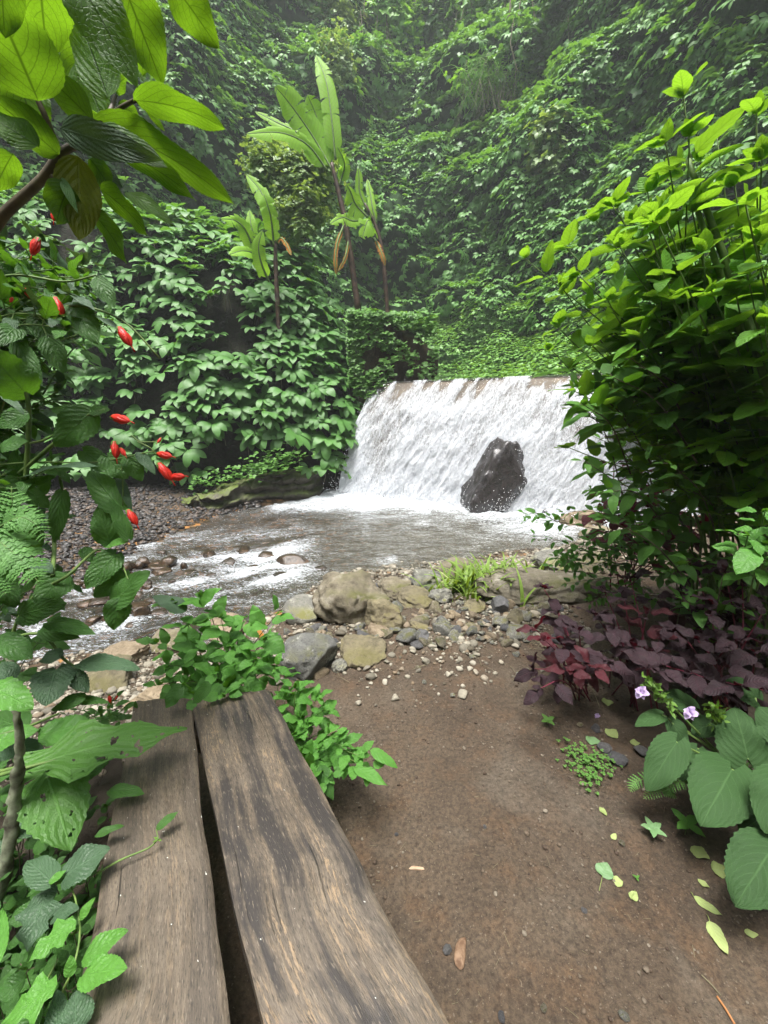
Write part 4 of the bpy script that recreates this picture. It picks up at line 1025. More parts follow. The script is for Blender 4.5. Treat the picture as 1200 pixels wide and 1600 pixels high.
# ------------------------------------------------------------------ bananas on the left bank
def banana(name, label, stem, leaves, dead=(), Y=11.2, rs=.068):
    st = [at(x, y, Y) for x, y in stem]; root = empty(name, st[0], label, 'banana plant', 'banana plants above the left bank')
    st[0] = st[0] - [0, 0, .9]; P = curve(st, 20); rr = np.linspace(rs * 1.25, rs * .6, len(P)) * (1 + .10 * np.sin(np.arange(len(P)) * 2.1)); tube_obj('stem', P, rr, M['stem_b'], root, 10)
    for ctrl, w, mat, rag in [(l[0], l[1], l[2] if len(l) > 2 else 'banana', len(l) > 3) for l in leaves] + [(l[0], l[1], 'dead', True) for l in dead]:
        C = curve([at(x, y, Y + (dy if True else 0)) for x, y, dy in ctrl], 26); n = len(C); W = w * (1.1 if mat != 'dead' else .5) * Y / FPX
        v = np.linspace(0, 1, n); T = unit(np.gradient(C, axis=0)); nu = 4; V = []; A = []; Fs = []
        prof = PROF['strap'](np.clip((v - .08) / .92, 0, 1)); tear = np.random.default_rng(int(ctrl[0][0]) + int(w))
        s = unit(np.cross(T, np.array([0.15, -1, .25]))); nn = np.cross(s, T)
        # torn blade: strips that share the midrib
        strips = []; k = 0
        while k < n - 1:
            m = min(n - 1, k + tear.integers(1, 5) if mat != 'dead' else k + 1 + tear.integers(0, 2)); strips.append((k, m)); k = m
        for sd in (-1, 1):
            for (k0, k1) in strips:
                dr = tear.uniform(-.6, .0) * (2.0 if rag else 1); sk = tear.uniform(-.08, .2); base = len(V)
                for kk in range(k0, k1 + 1):
                    for j in range(nu + 1):
                        u = j / nu; hw = prof[kk] * W * .5
                        p = C[kk] + s[kk] * sd * hw * u + nn[kk] * hw * (.35 * u - .25 * u * u) + T[kk] * hw * sk * u + np.array([0, 0, dr]) * hw * u * u
                        V.append(p); A.append((sd * u, v[kk], .5 + .3 * tear.random()))
                f = grid_faces(k1 - k0 + 1, nu + 1) + base
                Fs.append(f if sd > 0 else f[:, ::-1])
        o = mesh_obj('leaf' if mat != 'dead' else 'dead_leaf', np.array(V), np.vstack(Fs), M[mat], root, np.array(A))
        if mat == 'dead': o['label'] = 'withered orange leaf hanging down'
        rib, F2, A2 = tube(C, np.linspace(.03, .008, n), 5); mesh_obj('midrib', rib, F2, M['stem_g'], o, A2)
banana('banana_plant', 'tallest banana plant with upright bright leaves above the left bank', [(560, 432), (542, 361), (529, 300), (518, 255)],
       [([(520, 268, 0), (490, 215, 0), (455, 165, -.2), (429, 134, -.5)], 34), ([(522, 262, .2), (505, 215, .3), (492, 175, .3), (480, 148, .2)], 30), ([(524, 250, 0), (519, 195, 0), (510, 130, .1), (494, 86, .3)], 20),
        ([(512, 268, -.1), (482, 228, -.3), (440, 208, -.7), (384, 209, -1.2)], 20), ([(512, 262, .2), (470, 212, .3), (430, 190, .4), (398, 174, .5)], 9), ([(530, 290, 0), (538, 262, 0), (535, 245, -.2), (527, 230, -.3)], 14)],
       [([(538, 350, 0), (527, 380, -.2), (524, 408, -.3), (526, 430, -.3)], 11), ([(545, 372, 0), (540, 400, -.2), (528, 425, -.3)], 9)])
banana('banana_plant', 'ragged banana plant right of the tallest one above the wall', [(608, 458), (598, 400), (586, 350), (570, 318)],
       [([(574, 330, 0), (562, 300, 0), (561, 280, 0), (560, 262, 0)], 9), ([(588, 350, 0), (582, 325, 0), (578, 300, .1), (574, 280, .2)], 9), ([(575, 340, 0), (556, 320, -.1), (548, 300, -.2), (541, 288, -.3)], 20, 'banana', 1), ([(586, 360, 0), (580, 352, -.3), (574, 345, -.5), (566, 372, -.6)], 20, 'banana', 1), ([(566, 345, 0), (550, 345, -.2), (535, 340, -.3), (515, 350, -.5)], 13)],
       [([(585, 372, 0), (592, 385, -.2), (598, 400, -.3), (602, 415, -.3)], 13)], Y=11.0, rs=.048)
banana('banana_plant', 'short banana plant on the left above the broad vine leaves', [(433, 480), (431, 420), (430, 380), (424, 350)],
       [([(430, 375, 0), (420, 335, 0), (408, 300, .1), (385, 272, .2)], 17), ([(428, 385, 0), (424, 345, -.2), (418, 320, -.3), (412, 303, -.3)], 18), ([(405, 410, 0), (398, 375, -.1), (392, 350, -.1), (390, 328, 0)], 13), ([(400, 400, 0), (385, 362, -.2), (368, 345, -.4), (345, 342, -.7)], 17), ([(415, 430, 0), (400, 400, -.2), (380, 392, -.5), (358, 398, -.8)], 18), ([(420, 440, 0), (408, 410, -.3), (404, 385, -.4), (410, 360, -.4)], 16)],
       [([(432, 378, -.1), (440, 372, -.3), (448, 382, -.4), (456, 400, -.5)], 12)], Y=10.8, rs=.05)

# ------------------------------------------------------------------ bushes and trees on the valley wall
def hill_at(px, py):
    d = ray(px, py); az = math.degrees(math.atan2(d[0], d[1])); te = d[2] / math.hypot(d[0], d[1])
    v = np.linspace(-1, 30, 400); P = far_pt(np.full(400, az), v); e = (P[:, 2] - EYE) / np.hypot(P[:, 0], P[:, 1])
    i = int(np.argmax(e > te)); return P[i]
def hill_bush(name, px, py, w, h, mat, label, cat='bush', Yd=None, lf=(.18, .32), n=900, protos=None, trunk=True, group=None, hang=.15, spiky=False, stand=.12):
    c = hill_at(px, py) if Yd is None else at(px, py, Yd); dist = c @ np.array([0, CP, -SP]); Wd = w * dist / FPX / 2; Hd = h * dist / FPX / 2
    c = c - np.array([c[0], c[1], 0]) / np.hypot(c[0], c[1]) * Wd * stand
    root = empty(name, c - [0, 0, Hd], label, cat, group); r = np.random.default_rng(int(px * 7 + py)); b = Batch(); sb = Batch()
    protos = protos or SMALL; nb = 13
    C = c + unit(r.normal(size=(nb, 3))) * r.uniform(.3, .95, (nb, 1)) * [Wd, Wd * .6, Hd]
    sel = r.integers(0, nb, n); u = unit(r.normal(size=(n, 3))); rr = (.25 + .5 * r.random((n, 1)) + .22 * np.abs(r.normal(size=(n, 1))) * (r.random((n, 1)) < .35)) * .62 * (1 + .5 * fbm(u * 2.3 + sel[:, None], 2, 5))[:, None]
    P = C[sel] + u * rr * [Wd, Wd * .8, Hd]; P[:, 2] -= hang * Hd * r.random(n) ** 2
    nr = unit(u + [0, -.3, .5]); R = cluster_R(nr, .5, .35, .6); q = r.integers(0, len(protos), n)
    for i, p in enumerate(protos):
        m = q == i
        if m.any(): b.add(p, P[m], R[m], r.uniform(*lf, m.sum()))
    tagm = None; b.build('crown' if cat == 'tree' else 'foliage', M[mat], root)
    base = c - [0, 0, Hd * 1.1] + [0, Wd * .5, 0]
    for i in range(nb): batch_tube(sb, curve([base, (base + C[i]) / 2 + [0, 0, .1 * Hd], C[i]], 6), np.linspace(.045 if cat == 'tree' else .02, .008, 7), 5)
    sb.build('trunk' if cat == 'tree' else 'stems', M['stem_d'], root)['kind'] = 'stuff'; return root
hill_bush('bush', 450, 275, 135, 120, 'bush', 'round pale olive bush behind the tallest banana plant', Yd=13.2, lf=(.13, .22), n=4200)
hill_bush('bush', 470, 335, 100, 60, 'bush', 'low olive bush under the round pale one among the bananas', Yd=12.3, lf=(.12, .2), n=1500)
hill_bush('tree', 622, 32, 75, 100, 'limetree', 'bright lime green tree at the top of the valley wall', 'tree', lf=(.3, .5), n=2200, stand=.6)
hill_bush('tree', 690, 70, 80, 105, 'tree', 'mid green feathery tree right of the lime green one', 'tree', lf=(.3, .45), n=2000, stand=.5)
hill_bush('bush', 745, 130, 80, 55, 'limetree', 'yellow green arching bush on the upper slope above the dry grass', lf=(.25, .4), n=700)
hill_bush('bush', 795, 160, 70, 50, 'limetree', 'small yellow green bush hanging right of the arching bush', lf=(.2, .35), n=420)
hill_bush('bush', 865, 250, 100, 110, 'bush', 'greyish pale bush in the middle of the vine covered wall', lf=(.25, .4), n=1100)
hill_bush('bush', 850, 65, 70, 60, 'tree', 'leafy green bush below the dark trees at the top right', lf=(.25, .45), n=700)
hill_bush('bush', 1165, 80, 80, 60, 'limetree', 'bright green bush at the upper right edge', lf=(.2, .35), n=600)
hill_bush('tree', 765, 25, 110, 90, 'vine', 'dark tree draped in creepers at the top centre', 'tree', lf=(.3, .5), n=1500, hang=.8)
hill_bush('tree', 900, 12, 130, 60, 'vine', 'dark spreading tree at the top edge right of centre', 'tree', lf=(.3, .5), n=1500, hang=.5)
hill_bush('tree', 520, 15, 90, 70, 'bush', 'pale leafed creeper clad tree at the top left of centre', 'tree', lf=(.25, .4), n=1100, hang=.6)
hill_bush('bush', 525, 95, 60, 120, 'bush', 'hanging yellowish bush on the wall above the banana plants', lf=(.2, .32), n=520, hang=.6)
def lianas():
    b = Batch()
    for i in range(46):
        px = random.uniform(560, 900); py = random.uniform(-10, 60); c = hill_at(px, max(5, py)); c = c - np.array([c[0], c[1], 0]) * .03; L = random.uniform(.8, 3)
        batch_tube(b, np.array([c, c + [random.gauss(0, .15), -.1, -L * .5], c + [random.gauss(0, .2), -.05, -L]]), .022, 4)
    o = b.build('lianas', M['liana']); tag(o, kind='stuff'); o['label'] = 'pale creepers hanging from the trees at the top'
lianas()
def dry_grass():
    c = hill_at(765, 175); c = c - np.array([c[0], c[1], 0]) * .04; root = empty('grass_tuft', c, 'arching tuft of long grass with dry brown blades hanging from the slope', 'grass tuft')
    for nm, mat, n, dz in (('green_blades', 'limetree', 240, .2), ('dry_blades', 'liana', 60, -.75)):
        b = Batch(); 
        for i in range(n):
            a = random.uniform(-1.5, 1.5); L = random.uniform(.8, 1.9); o = c + [random.gauss(0, .7), random.gauss(0, .2), random.gauss(0, .3)]
            P = curve([o, o + [sin(a) * L * .5, -.35, L * .35], o + [sin(a) * L * .9, -.6, dz * L]], 7); batch_tube(b, P, np.linspace(.016, .004, len(P)), 3)
        b.build(nm, M[mat], root)['kind'] = 'stuff'
dry_grass()

# ------------------------------------------------------------------ right: the big green shrub
OV = proto_leaves('ovate', .62, 7, 12, 2, .55, .25, .05, .05)
OVS = proto_leaves('ovate', .5, 5, 6, 1, .6, .25, .0, .1)
HEA = proto_leaves('heart', .78, 5, 10, 2, .6, .18, .04, .14, .35)
LBX = [(150, 1040), (250, 985), (350, 925), (430, 880), (540, 885), (600, 893), (700, 903), (780, 915), (850, 960), (930, 1040), (1000, 1120)]
def big_shrub():
    root = empty('leafy_shrub', (2.0, 2.3, .3), 'tall bright green leafy shrub filling the right side beside the waterfall', 'shrub')
    up_, lo_ = Batch(), Batch(); 
    tips = [(1068, 150, 1.95), (1040, 222, 1.9), (1012, 300, 2.0), (1120, 215, 2.0), (1182, 178, 1.8), (1190, 250, 1.7), (1148, 290, 1.8), (1080, 320, 1.9), (932, 345, 2.2), (968, 385, 2.0), (886, 388, 2.4), (880, 452, 2.3), (872, 512, 2.3), (905, 430, 2.1), (1020, 400, 1.9), (1100, 395, 1.8), (1180, 380, 1.6), (950, 470, 2.0), (1050, 470, 1.8), (1150, 460, 1.6),
            (925, 540, 2.1), (895, 575, 2.3), (905, 640, 2.3), (890, 700, 2.3), (1000, 530, 1.9), (1085, 540, 1.8), (1195, 510, 1.5), (990, 350, 2.2), (1130, 350, 2.1), (1210, 330, 2.0), (1060, 260, 2.2), (1165, 320, 1.5), (960, 430, 2.4), (1010, 455, 2.3), (1075, 430, 2.4), (1205, 440, 2.3)]
    for k in range(14):
        y = random.uniform(300, 560); lx = np.interp(y, [a for a, b in LBX], [b for a, b in LBX]); tips.append((lx + 15 + (1200 - lx) * random.random() ** 1.3, y, random.uniform(1.6, 2.5)))
    for i, (x, y, Yd) in enumerate(tips):
        tp = at(x, y, Yd); bs = np.array([2.3 + random.uniform(-.3, .5), 2.15 + random.uniform(-.3, .35), .25])
        mid = bs * .5 + tp * .5 + np.array([.05 + .1 * random.random(), 0, .16]) * (1 if x < 1000 else .4)
        leafy_stem(up_, OV, [bs, mid, tp], random.uniform(.19, .26), 9, .48, (.008, .0025), None, root, M['stem_g'], spread=1.15)
        if random.random() < .7:                                     # side shoot
            t = random.uniform(.55, .8); o = bs * (1 - t) + tp * t; e = o + (tp - bs) * .22 + RNG.normal(0, .13, 3); leafy_stem(up_, OV, [o, (o + e) / 2, e], .18, 5, .2, (.004, .002), None, root, M['stem_g'])
    ls = Batch()
    for i in range(105):
        y = random.uniform(520, 990); lx = np.interp(y, [a for a, b in LBX], [b for a, b in LBX]); x = lx + (1260 - lx) * random.random() ** 1.15 + 8
        Yd = random.uniform(1.7, 2.9); tp = at(x, y, Yd); 
        if tp[2] < .1: continue
        bs = np.array([tp[0] + random.uniform(.3, .7), tp[1] + random.uniform(0, .4), max(.1, tp[2] - random.uniform(.1, .5))])
        leafy_stem(lo_, OVS if random.random() < .75 else OV, [bs, (bs + tp) / 2 + [0, 0, .08], tp], random.uniform(.08, .15) * (1.25 if y < 650 else 1.), 7, .15, (.005, .0015), ls, None, None, spread=1.2)
    for i in range(38):                                              # unseen extra stems past the right edge, added to shade what is below
        x = random.uniform(1.75, 4.2); yy = random.uniform(-.9, 2.1); tp = np.array([max(x, 1.05 * yy + .75), yy, random.uniform(.8, 1.8)])
        bs = np.array([tp[0] + random.uniform(.1, .6), yy + random.uniform(-.2, .5), .3]); leafy_stem(up_, OV, [bs, (bs + tp) / 2 + [.05, 0, .1], tp], .25, 8, .25, (.008, .003), ls)
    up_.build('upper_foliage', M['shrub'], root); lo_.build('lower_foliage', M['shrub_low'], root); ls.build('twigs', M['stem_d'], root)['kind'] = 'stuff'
    for C in ([(1250, 900, 2.2), (1170, 760, 2.3), (1100, 720, 2.4), (1040, 700, 2.5)], [(1230, 880, 2.0), (1190, 800, 2.0), (1130, 780, 2.1)], [(1215, 640, 1.6), (1160, 480, 1.8), (1075, 250, 1.95)], [(1200, 700, 1.8), (1170, 560, 1.8), (1090, 330, 1.9)]):
        P = curve([at(*c) for c in C], 18); tube_obj('branch', P, np.linspace(.022, .010, len(P)), M['stem_d'] if len(C) == 4 else M['stem_g'], root, 8)
big_shrub()
def trailing_twigs():
    root = empty('trailing_shrub', (2.2, 2.6, .3), 'thin trailing branches with small round leaves hanging over the stones at the pool', 'shrub', None); b = Batch(); sb = Batch()
    for C in ([(1080, 850), (950, 830), (870, 815), (822, 812)], [(1100, 880), (980, 850), (900, 848), (838, 838)], [(1060, 890), (960, 880), (900, 880), (868, 870)], [(1090, 905), (1000, 900), (930, 905), (885, 912)], [(1120, 860), (1020, 820), (930, 800), (880, 800)], [(1080, 930), (1010, 930), (960, 925), (930, 935)], [(1100, 840), (1010, 850), (950, 860), (905, 865)], [(1110, 900), (1040, 870), (980, 875), (940, 885)]):
        leafy_stem(b, OVS, [at(x, y, 2.5) for x, y in C], .085, 13, .12, (.004, .001), None, root, M['stem_d'], spread=1.15)
        for k in range(2):
            x, y = C[random.randint(1, 2)]; e = (x - random.uniform(10, 60), y + random.uniform(-25, 35)); leafy_stem(b, OVS, [at(x, y, 2.5), at((x + e[0]) / 2, (y + e[1]) / 2 - 5, 2.45), at(e[0], e[1], 2.4)], .07, 5, .2, (.003, .001), sb)
    b.build('foliage', M['young'], root); sb.build('twigs', M['stem_d'], root)['kind'] = 'stuff'
trailing_twigs()

# purple plants
PUR = proto_leaves('ovate', .6, 6, 10, 2, .8, .2, .02, .18)
def purple(name, label, base, tips, size, mat='purple', np_=4, red=.0):
    root = empty(name, base, label, 'purple plant', 'purple leaved plants by the path'); b = Batch(); br = Batch()
    for (x, y, Yd) in tips:
        tp = at(x, y, Yd); bs = np.array(base) + RNG.normal(0, .06, 3) * [1, 1, 0]
        leafy_stem(br if random.random() < red else b, PUR, [bs, bs * .45 + tp * .55 + [0, 0, .06], tp], size * random.uniform(.85, 1.15), np_, .45, (.005, .002), None, root, M['stem_r'], spread=1.2, tipsize=.8)
    b.build('foliage', M[mat], root); o = br.build('red_foliage', M['red'], root)
b0 = on_ground(905, 1085)
purple('purple_plant', 'purple leaved plant leaning over the left edge of the gravel', b0, [(835, 1045, 1.75), (852, 1000, 1.8), (838, 985, 1.9), (880, 1010, 1.75), (905, 985, 1.8), (872, 960, 1.95), (850, 920, 2.1), (890, 1050, 1.65), (925, 1040, 1.65), (845, 1075, 1.55)], .125, np_=3, red=.25)
b1 = on_ground(990, 1100)
purple('purple_plant', 'crimson and purple plant standing between the slab and the shrub', b1, [(945, 925, 2.0), (975, 935, 1.95), (985, 905, 2.1), (930, 960, 1.95), (960, 980, 1.8), (1010, 960, 1.85), (990, 1010, 1.7), (1030, 1000, 1.7), (950, 1030, 1.65), (1020, 1045, 1.5)], .13, np_=3, red=.22)
b2 = on_ground(1130, 1120)
purple('purple_plant', 'dark grey purple plant in the shade under the shrub', b2, [(1060, 985, 1.7), (1090, 1000, 1.6), (1040, 1040, 1.5), (1110, 960, 1.7), (1150, 1000, 1.6), (1080, 1050, 1.45), (1130, 1040, 1.45), (1180, 1020, 1.5), (1060, 930, 1.9), (1090, 900, 1.9), (1130, 880, 1.9), (1160, 910, 1.8), (1190, 960, 1.6), (1150, 1070, 1.35), (1200, 1080, 1.35)], .13, np_=3)
b3 = np.array([1.9, 2.9, .25])
purple('purple_plant', 'crimson leaved plant behind the shrub in front of the waterfall foot', b3, [(955, 770, 2.9), (940, 800, 2.8), (990, 790, 2.8), (1020, 770, 2.8), (1060, 800, 2.7), (1100, 770, 2.7), (1010, 840, 2.7), (1130, 820, 2.6), (960, 640, 2.9), (1080, 850, 2.6), (1000, 740, 2.9), (1160, 790, 2.6)], .2, red=.8)
for k in range(7):                                                     # shade plants deeper under the shrub
    pass
def shade_mass():
    b = Batch(); s = Batch()
    for i in range(45):
        x = random.uniform(1060, 1330); y = random.uniform(890, 1130); Yd = random.uniform(1.7, 2.6); tp = at(x, y, Yd)
        if tp[2] < .05: continue
        bs = np.array([tp[0] + .1, tp[1] + .1, float(gz(tp[0], tp[1]))]); leafy_stem(b, PUR, [bs, (bs + tp) / 2, tp], .14, 5, .3, (.004, .002), s)
    o = b.build('shade_foliage', M['purple']); tag(o, kind='stuff'); o['label'] = 'dark tangle of purple leaves in the shade under the shrub'
    o = s.build('shade_twigs', M['stem_d']); tag(o, kind='stuff'); o['label'] = 'thin dark stems in the shade under the shrub'
shade_mass()

# velvet heart leaved plant with lilac flowers
def velvet():
    base = on_ground(1150, 1250) + [.12, 0, 0]
    root = empty('velvet_leaved_plant', base, 'low plant with large velvety heart leaves and lilac flowers at the right path edge', 'flowering plant')
    L = [((1144, 1203, 1.17), (1090, 1300, 1.02), 108, .35, .5), ((1057, 1160, 1.25), (1006, 1243, 1.16), 62, .1, .45), ((1168, 1185, 1.2), (1145, 1098, 1.32), 92, .35, .4), ((1084, 1106, 1.42), (1028, 1082, 1.45), 46, .5, .35), ((1035, 1117, 1.38), (988, 1137, 1.33), 30, .6, .6),
         ((1126, 1208, 1.22), (1068, 1184, 1.25), 52, .5, .4), ((1205, 1328, .93), (1143, 1425, .84), 108, .35, .2), ((1225, 1215, 1.05), (1192, 1310, .95), 84, .3, .5), ((1215, 1262, 1.08), (1150, 1305, 1.04), 74, .4, .15), ((1230, 1150, 1.2), (1180, 1100, 1.3), 80, .5, .2), ((1090, 1170, 1.3), (1060, 1225, 1.2), 40, .5, .1), ((1110, 1130, 1.35), (1080, 1150, 1.35), 40, .5, .3), ((1240, 1330, .95), (1200, 1400, .85), 80, .4, .1), ((1180, 1090, 1.4), (1130, 1060, 1.45), 50, .5, .2), ((1050, 1130, 1.35), (1075, 1170, 1.3), 36, .5, .1)]
    for (a, b, w, up, var) in L:
        p0, p1 = at(*a), at(*b); p1[2] = max(p1[2], .04); W = w * .86 * p0[1] / 560; p1 = p0 + (p1 - p0) * .92
        o = leaf_part('leaf', hand_leaf(p0, p1, W, 'heart', up, .55, .10, .035, .10, 26, 5, .32, var), M['heart'], root)
        m = (p0 + base) / 2 + [0, 0, .03]; P = curve([base + [0, 0, .01], m, p0], 10); tube_obj('stalk', P, np.linspace(.006, .004, len(P)), M['stem_g'], root, 6)
    for (tx, ty, Yd, fx, fy) in ((1008, 1062, 1.38, 1000, 1080), (1112, 1102, 1.3, 1076, 1112), (950, 1112, 1.5, 932, 1120)):
        tp = at(tx, ty, Yd); small = tx == 950
        P = curve([base, (base + tp) / 2 + [-.05, 0, .05], tp], 16); 
        if not small: tube_obj('flower_stalk', P, np.linspace(.006, .004, len(P)), M['stem_g'], root, 6)
        b = Batch(); 
        if not small:
            for k in range(90):
                t = random.random(); c = P[-1] * t + P[-6] * (1 - t) + RNG.normal(0, .012, 3); d = unit(RNG.normal(size=3) + [0, -.3, .5]); b.add(OVS[k % 5], c, frame(d, RNG.normal(size=3)), random.uniform(.018, .035))
            b.build('bracts', M['calyx'], root)
        f = at(fx, fy, Yd - .02) if not small else on_ground(fx, fy) + [0, 0, .01]; fb = Batch(); sc = .055 if not small else .03
        for k, (dx, dz, ww) in enumerate(((-.9, .5, .9), (.3, .9, .8), (.9, -.1, .9), (-.5, -.7, .8), (.4, -.8, .7))):
            V, Fc, A = hand_leaf(f, f + np.array([dx, -.35, dz]) * sc * .62, sc * .55 * ww, 'heart', .1, .9, .3, 0, .2, 8, 2); fb.raw(V, Fc, A)
        fb.build('flower', M['petal_lilac'], root)
velvet()

# ------------------------------------------------------------------ left: overhanging branch with large translucent leaves
def overhang():
    root = empty('overhanging_branch', at(-40, 420, .8), 'grey brown branch with very large drooping translucent leaves overhanging at the top left', 'branch')
    D = .78
    def br(C, r0, r1): P = curve([at(x, y, d) for x, y, d in C], 22); tube_obj('branch', P, np.linspace(r0, r1, len(P)), M['stem_d'], root, 9)
    br([(-60, 440, D), (-5, 350, D), (20, 322, D), (66, 280, D), (95, 240, D), (130, 224, D), (165, 226, D)], .0095, .005)
    br([(94, 243, D), (70, 180, D - .02), (35, 110, D - .03), (4, 58, D - .04)], .0050, .003)
    br([(130, 226, D), (168, 182, D + .05), (180, 150, D + .08)], .006, .003)
    br([(168, 184, D + .05), (190, 168, D + .03), (212, 156, D)], .0042, .003)
    br([(80, 275, D), (98, 285, D), (120, 318, D - .02)], .0035, .002)
    br([(165, 226, D), (185, 238, D), (200, 250, D)], .004, .003)
    LV = [  # base, tip, width px, up, var, mat, profile, curl
        ((58, -75, .72), (74, 92, .80), 88, .8, .6, 'over', 'ovate', .4), ((60, 158, .74), (-28, -40, .66), 100, .8, .8, 'over', 'ovate', .3), ((104, -70, .70), (216, 138, .72), 80, .15, .0, 'over', 'ovate', .4), ((168, 152, .84), (98, -30, .84), 62, .85, .7, 'over', 'ovate', .3),
        ((184, -45, .76), (253, 132, .82), 76, .85, .75, 'over', 'ovate', .3), ((262, -35, .66), (341, 76, .70), 62, .6, .2, 'over', 'ovate', .4), ((147, 192, .8), (40, 92, .76), 46, .7, .15, 'over', 'ovate', .5), ((210, 157, .78), (353, 203, .74), 48, .75, .65, 'over', 'ovate', .6),
        ((148, 192, .82), (368, 322, .78), 66, .6, .35, 'over', 'ovate', .5), ((94, 200, .72), (252, 250, .68), 44, .0, .0, 'hibg', 'ovate', .3), ((145, 205, .76), (262, 262, .74), 42, .3, .05, 'over', 'ovate', .4), ((185, 236, .8), (308, 314, .78), 46, .7, .6, 'over', 'ovate', .5),
        ((122, 245, .76), (126, 376, .74), 58, .7, .5, 'over_y', 'ovate', .3), ((108, 288, .74), (88, 350, .72), 48, .7, .4, 'over', 'ovate', .3), ((158, 296, .78), (231, 368, .76), 48, .75, .75, 'over', 'ovate', .4), ((146, 334, .78), (199, 412, .76), 46, .75, .65, 'over', 'ovate', .4),
        ((198, 300, .8), (270, 352, .78), 26, .4, .1, 'over', 'ovate', .4), ((92, 242, .76), (-30, 140, .70), 52, .8, .55, 'over', 'ovate', .3), ((60, 230, .72), (-30, 175, .70), 48, .4, .1, 'over', 'ovate', .3), ((140, 248, .8), (175, 300, .8), 36, .7, .7, 'over', 'ovate', .5),
        ((0, -60, .64), (8, 60, .66), 55, .5, .2, 'over', 'ovate', .3), ((212, 20, .9), (224, 120, .95), 40, .85, .9, 'over', 'ovate', .2), ((150, 262, .82), (192, 295, .82), 26, .1, .3, 'hibg', 'ovate', .6), ((96, 278, .74), (122, 334, .72), 13, .1, .0, 'hib', 'lance', .7), ((178, 140, .86), (200, 118, .88), 26, .8, .9, 'over', 'ovate', .3), ((185, 160, .86), (218, 186, .9), 22, .8, .9, 'over', 'lance', .3), ((160, 180, .84), (130, 195, .9), 26, .8, .9, 'over', 'ovate', .3), ((20, 240, .78), (-10, 300, .78), 40, .7, .6, 'over', 'ovate', .3), ((230, 175, .92), (258, 205, .92), 12, .8, .9, 'over', 'lance', .3), ((120, 90, .95), (165, 200, .95), 60, .8, .85, 'over', 'ovate', .3), ((150, 60, 1.0), (110, 160, .98), 55, .8, .75, 'over', 'ovate', .3), ((20, 100, .9), (60, 220, .92), 65, .8, .85, 'over', 'ovate', .3), ((200, 60, .98), (225, 128, .98), 26, .8, .95, 'over', 'lance', .3)]
    for (a, b, w, up, var, mat, prof, curl) in LV:
        p0, p1 = at(*a), at(*b); W = w * (p0[1] * CP - (p0[2] - EYE) * SP) / FPX * 1.0
        aw = up >= .5; leaf_part('leaf', hand_leaf(p0, p1, W * 1.08, prof, .50 if aw else up, curl, .22, .018, .12, 36, 4, 0, var, away=aw), M[mat], root)
overhang()

# ------------------------------------------------------------------ left: red flowered hibiscus shrub
def flower_red(px, py, tx, ty, Yd, parent, s=1.):
    a, b = at(px, py, Yd), at(tx, ty, Yd - .01); d = b - a; L = np.linalg.norm(d); d = d / L; n = 12; th = np.arange(14) * 2 * pi / 14
    s1 = unit(np.cross(d, [0, .3, 1.])); s2 = np.cross(s1, d); V = []; A = []
    for i in range(n):
        t = i / (n - 1); r = L * (.05 + .155 * sin(pi * min(1, t * .92 + .08) ** 1.15) ** .8)
        for j, q in enumerate(th):
            rr = r * (1 + .20 * cos(q * 5 + t * 4.5)); V.append(a + d * L * t + (s1 * cos(q) + s2 * sin(q)) * rr); A.append((0.2 * cos(q * 5 + t * 3.2), t, .3 + .5 * t))
    F_ = [(i * 14 + j, i * 14 + (j + 1) % 14, (i + 1) * 14 + (j + 1) % 14, (i + 1) * 14 + j) for i in range(n - 1) for j in range(14)]
    fl = mesh_obj('flower', np.array(V), np.array(F_), M['petal_red'], parent, np.array(A))
    P = np.array([a + d * L * .8, b + d * L * .12, b + d * L * .28 + [0, 0, -L * .05]]); tube_obj('stamen', P, np.array([L * .03, L * .02, L * .035]), M['petal_red'], fl, 6)
    cb = Batch()
    for k in range(6):
        q = k * pi / 3; o = a - d * L * .10; e = a + d * L * .22 + (s1 * cos(q) + s2 * sin(q)) * L * .17; V, Fc, A = hand_leaf(o, e, L * .16, 'lance', .5, .2, .2, 0, 0, 5, 1); cb.raw(V, Fc, A)
    cb.build('calyx', M['calyx'], fl)
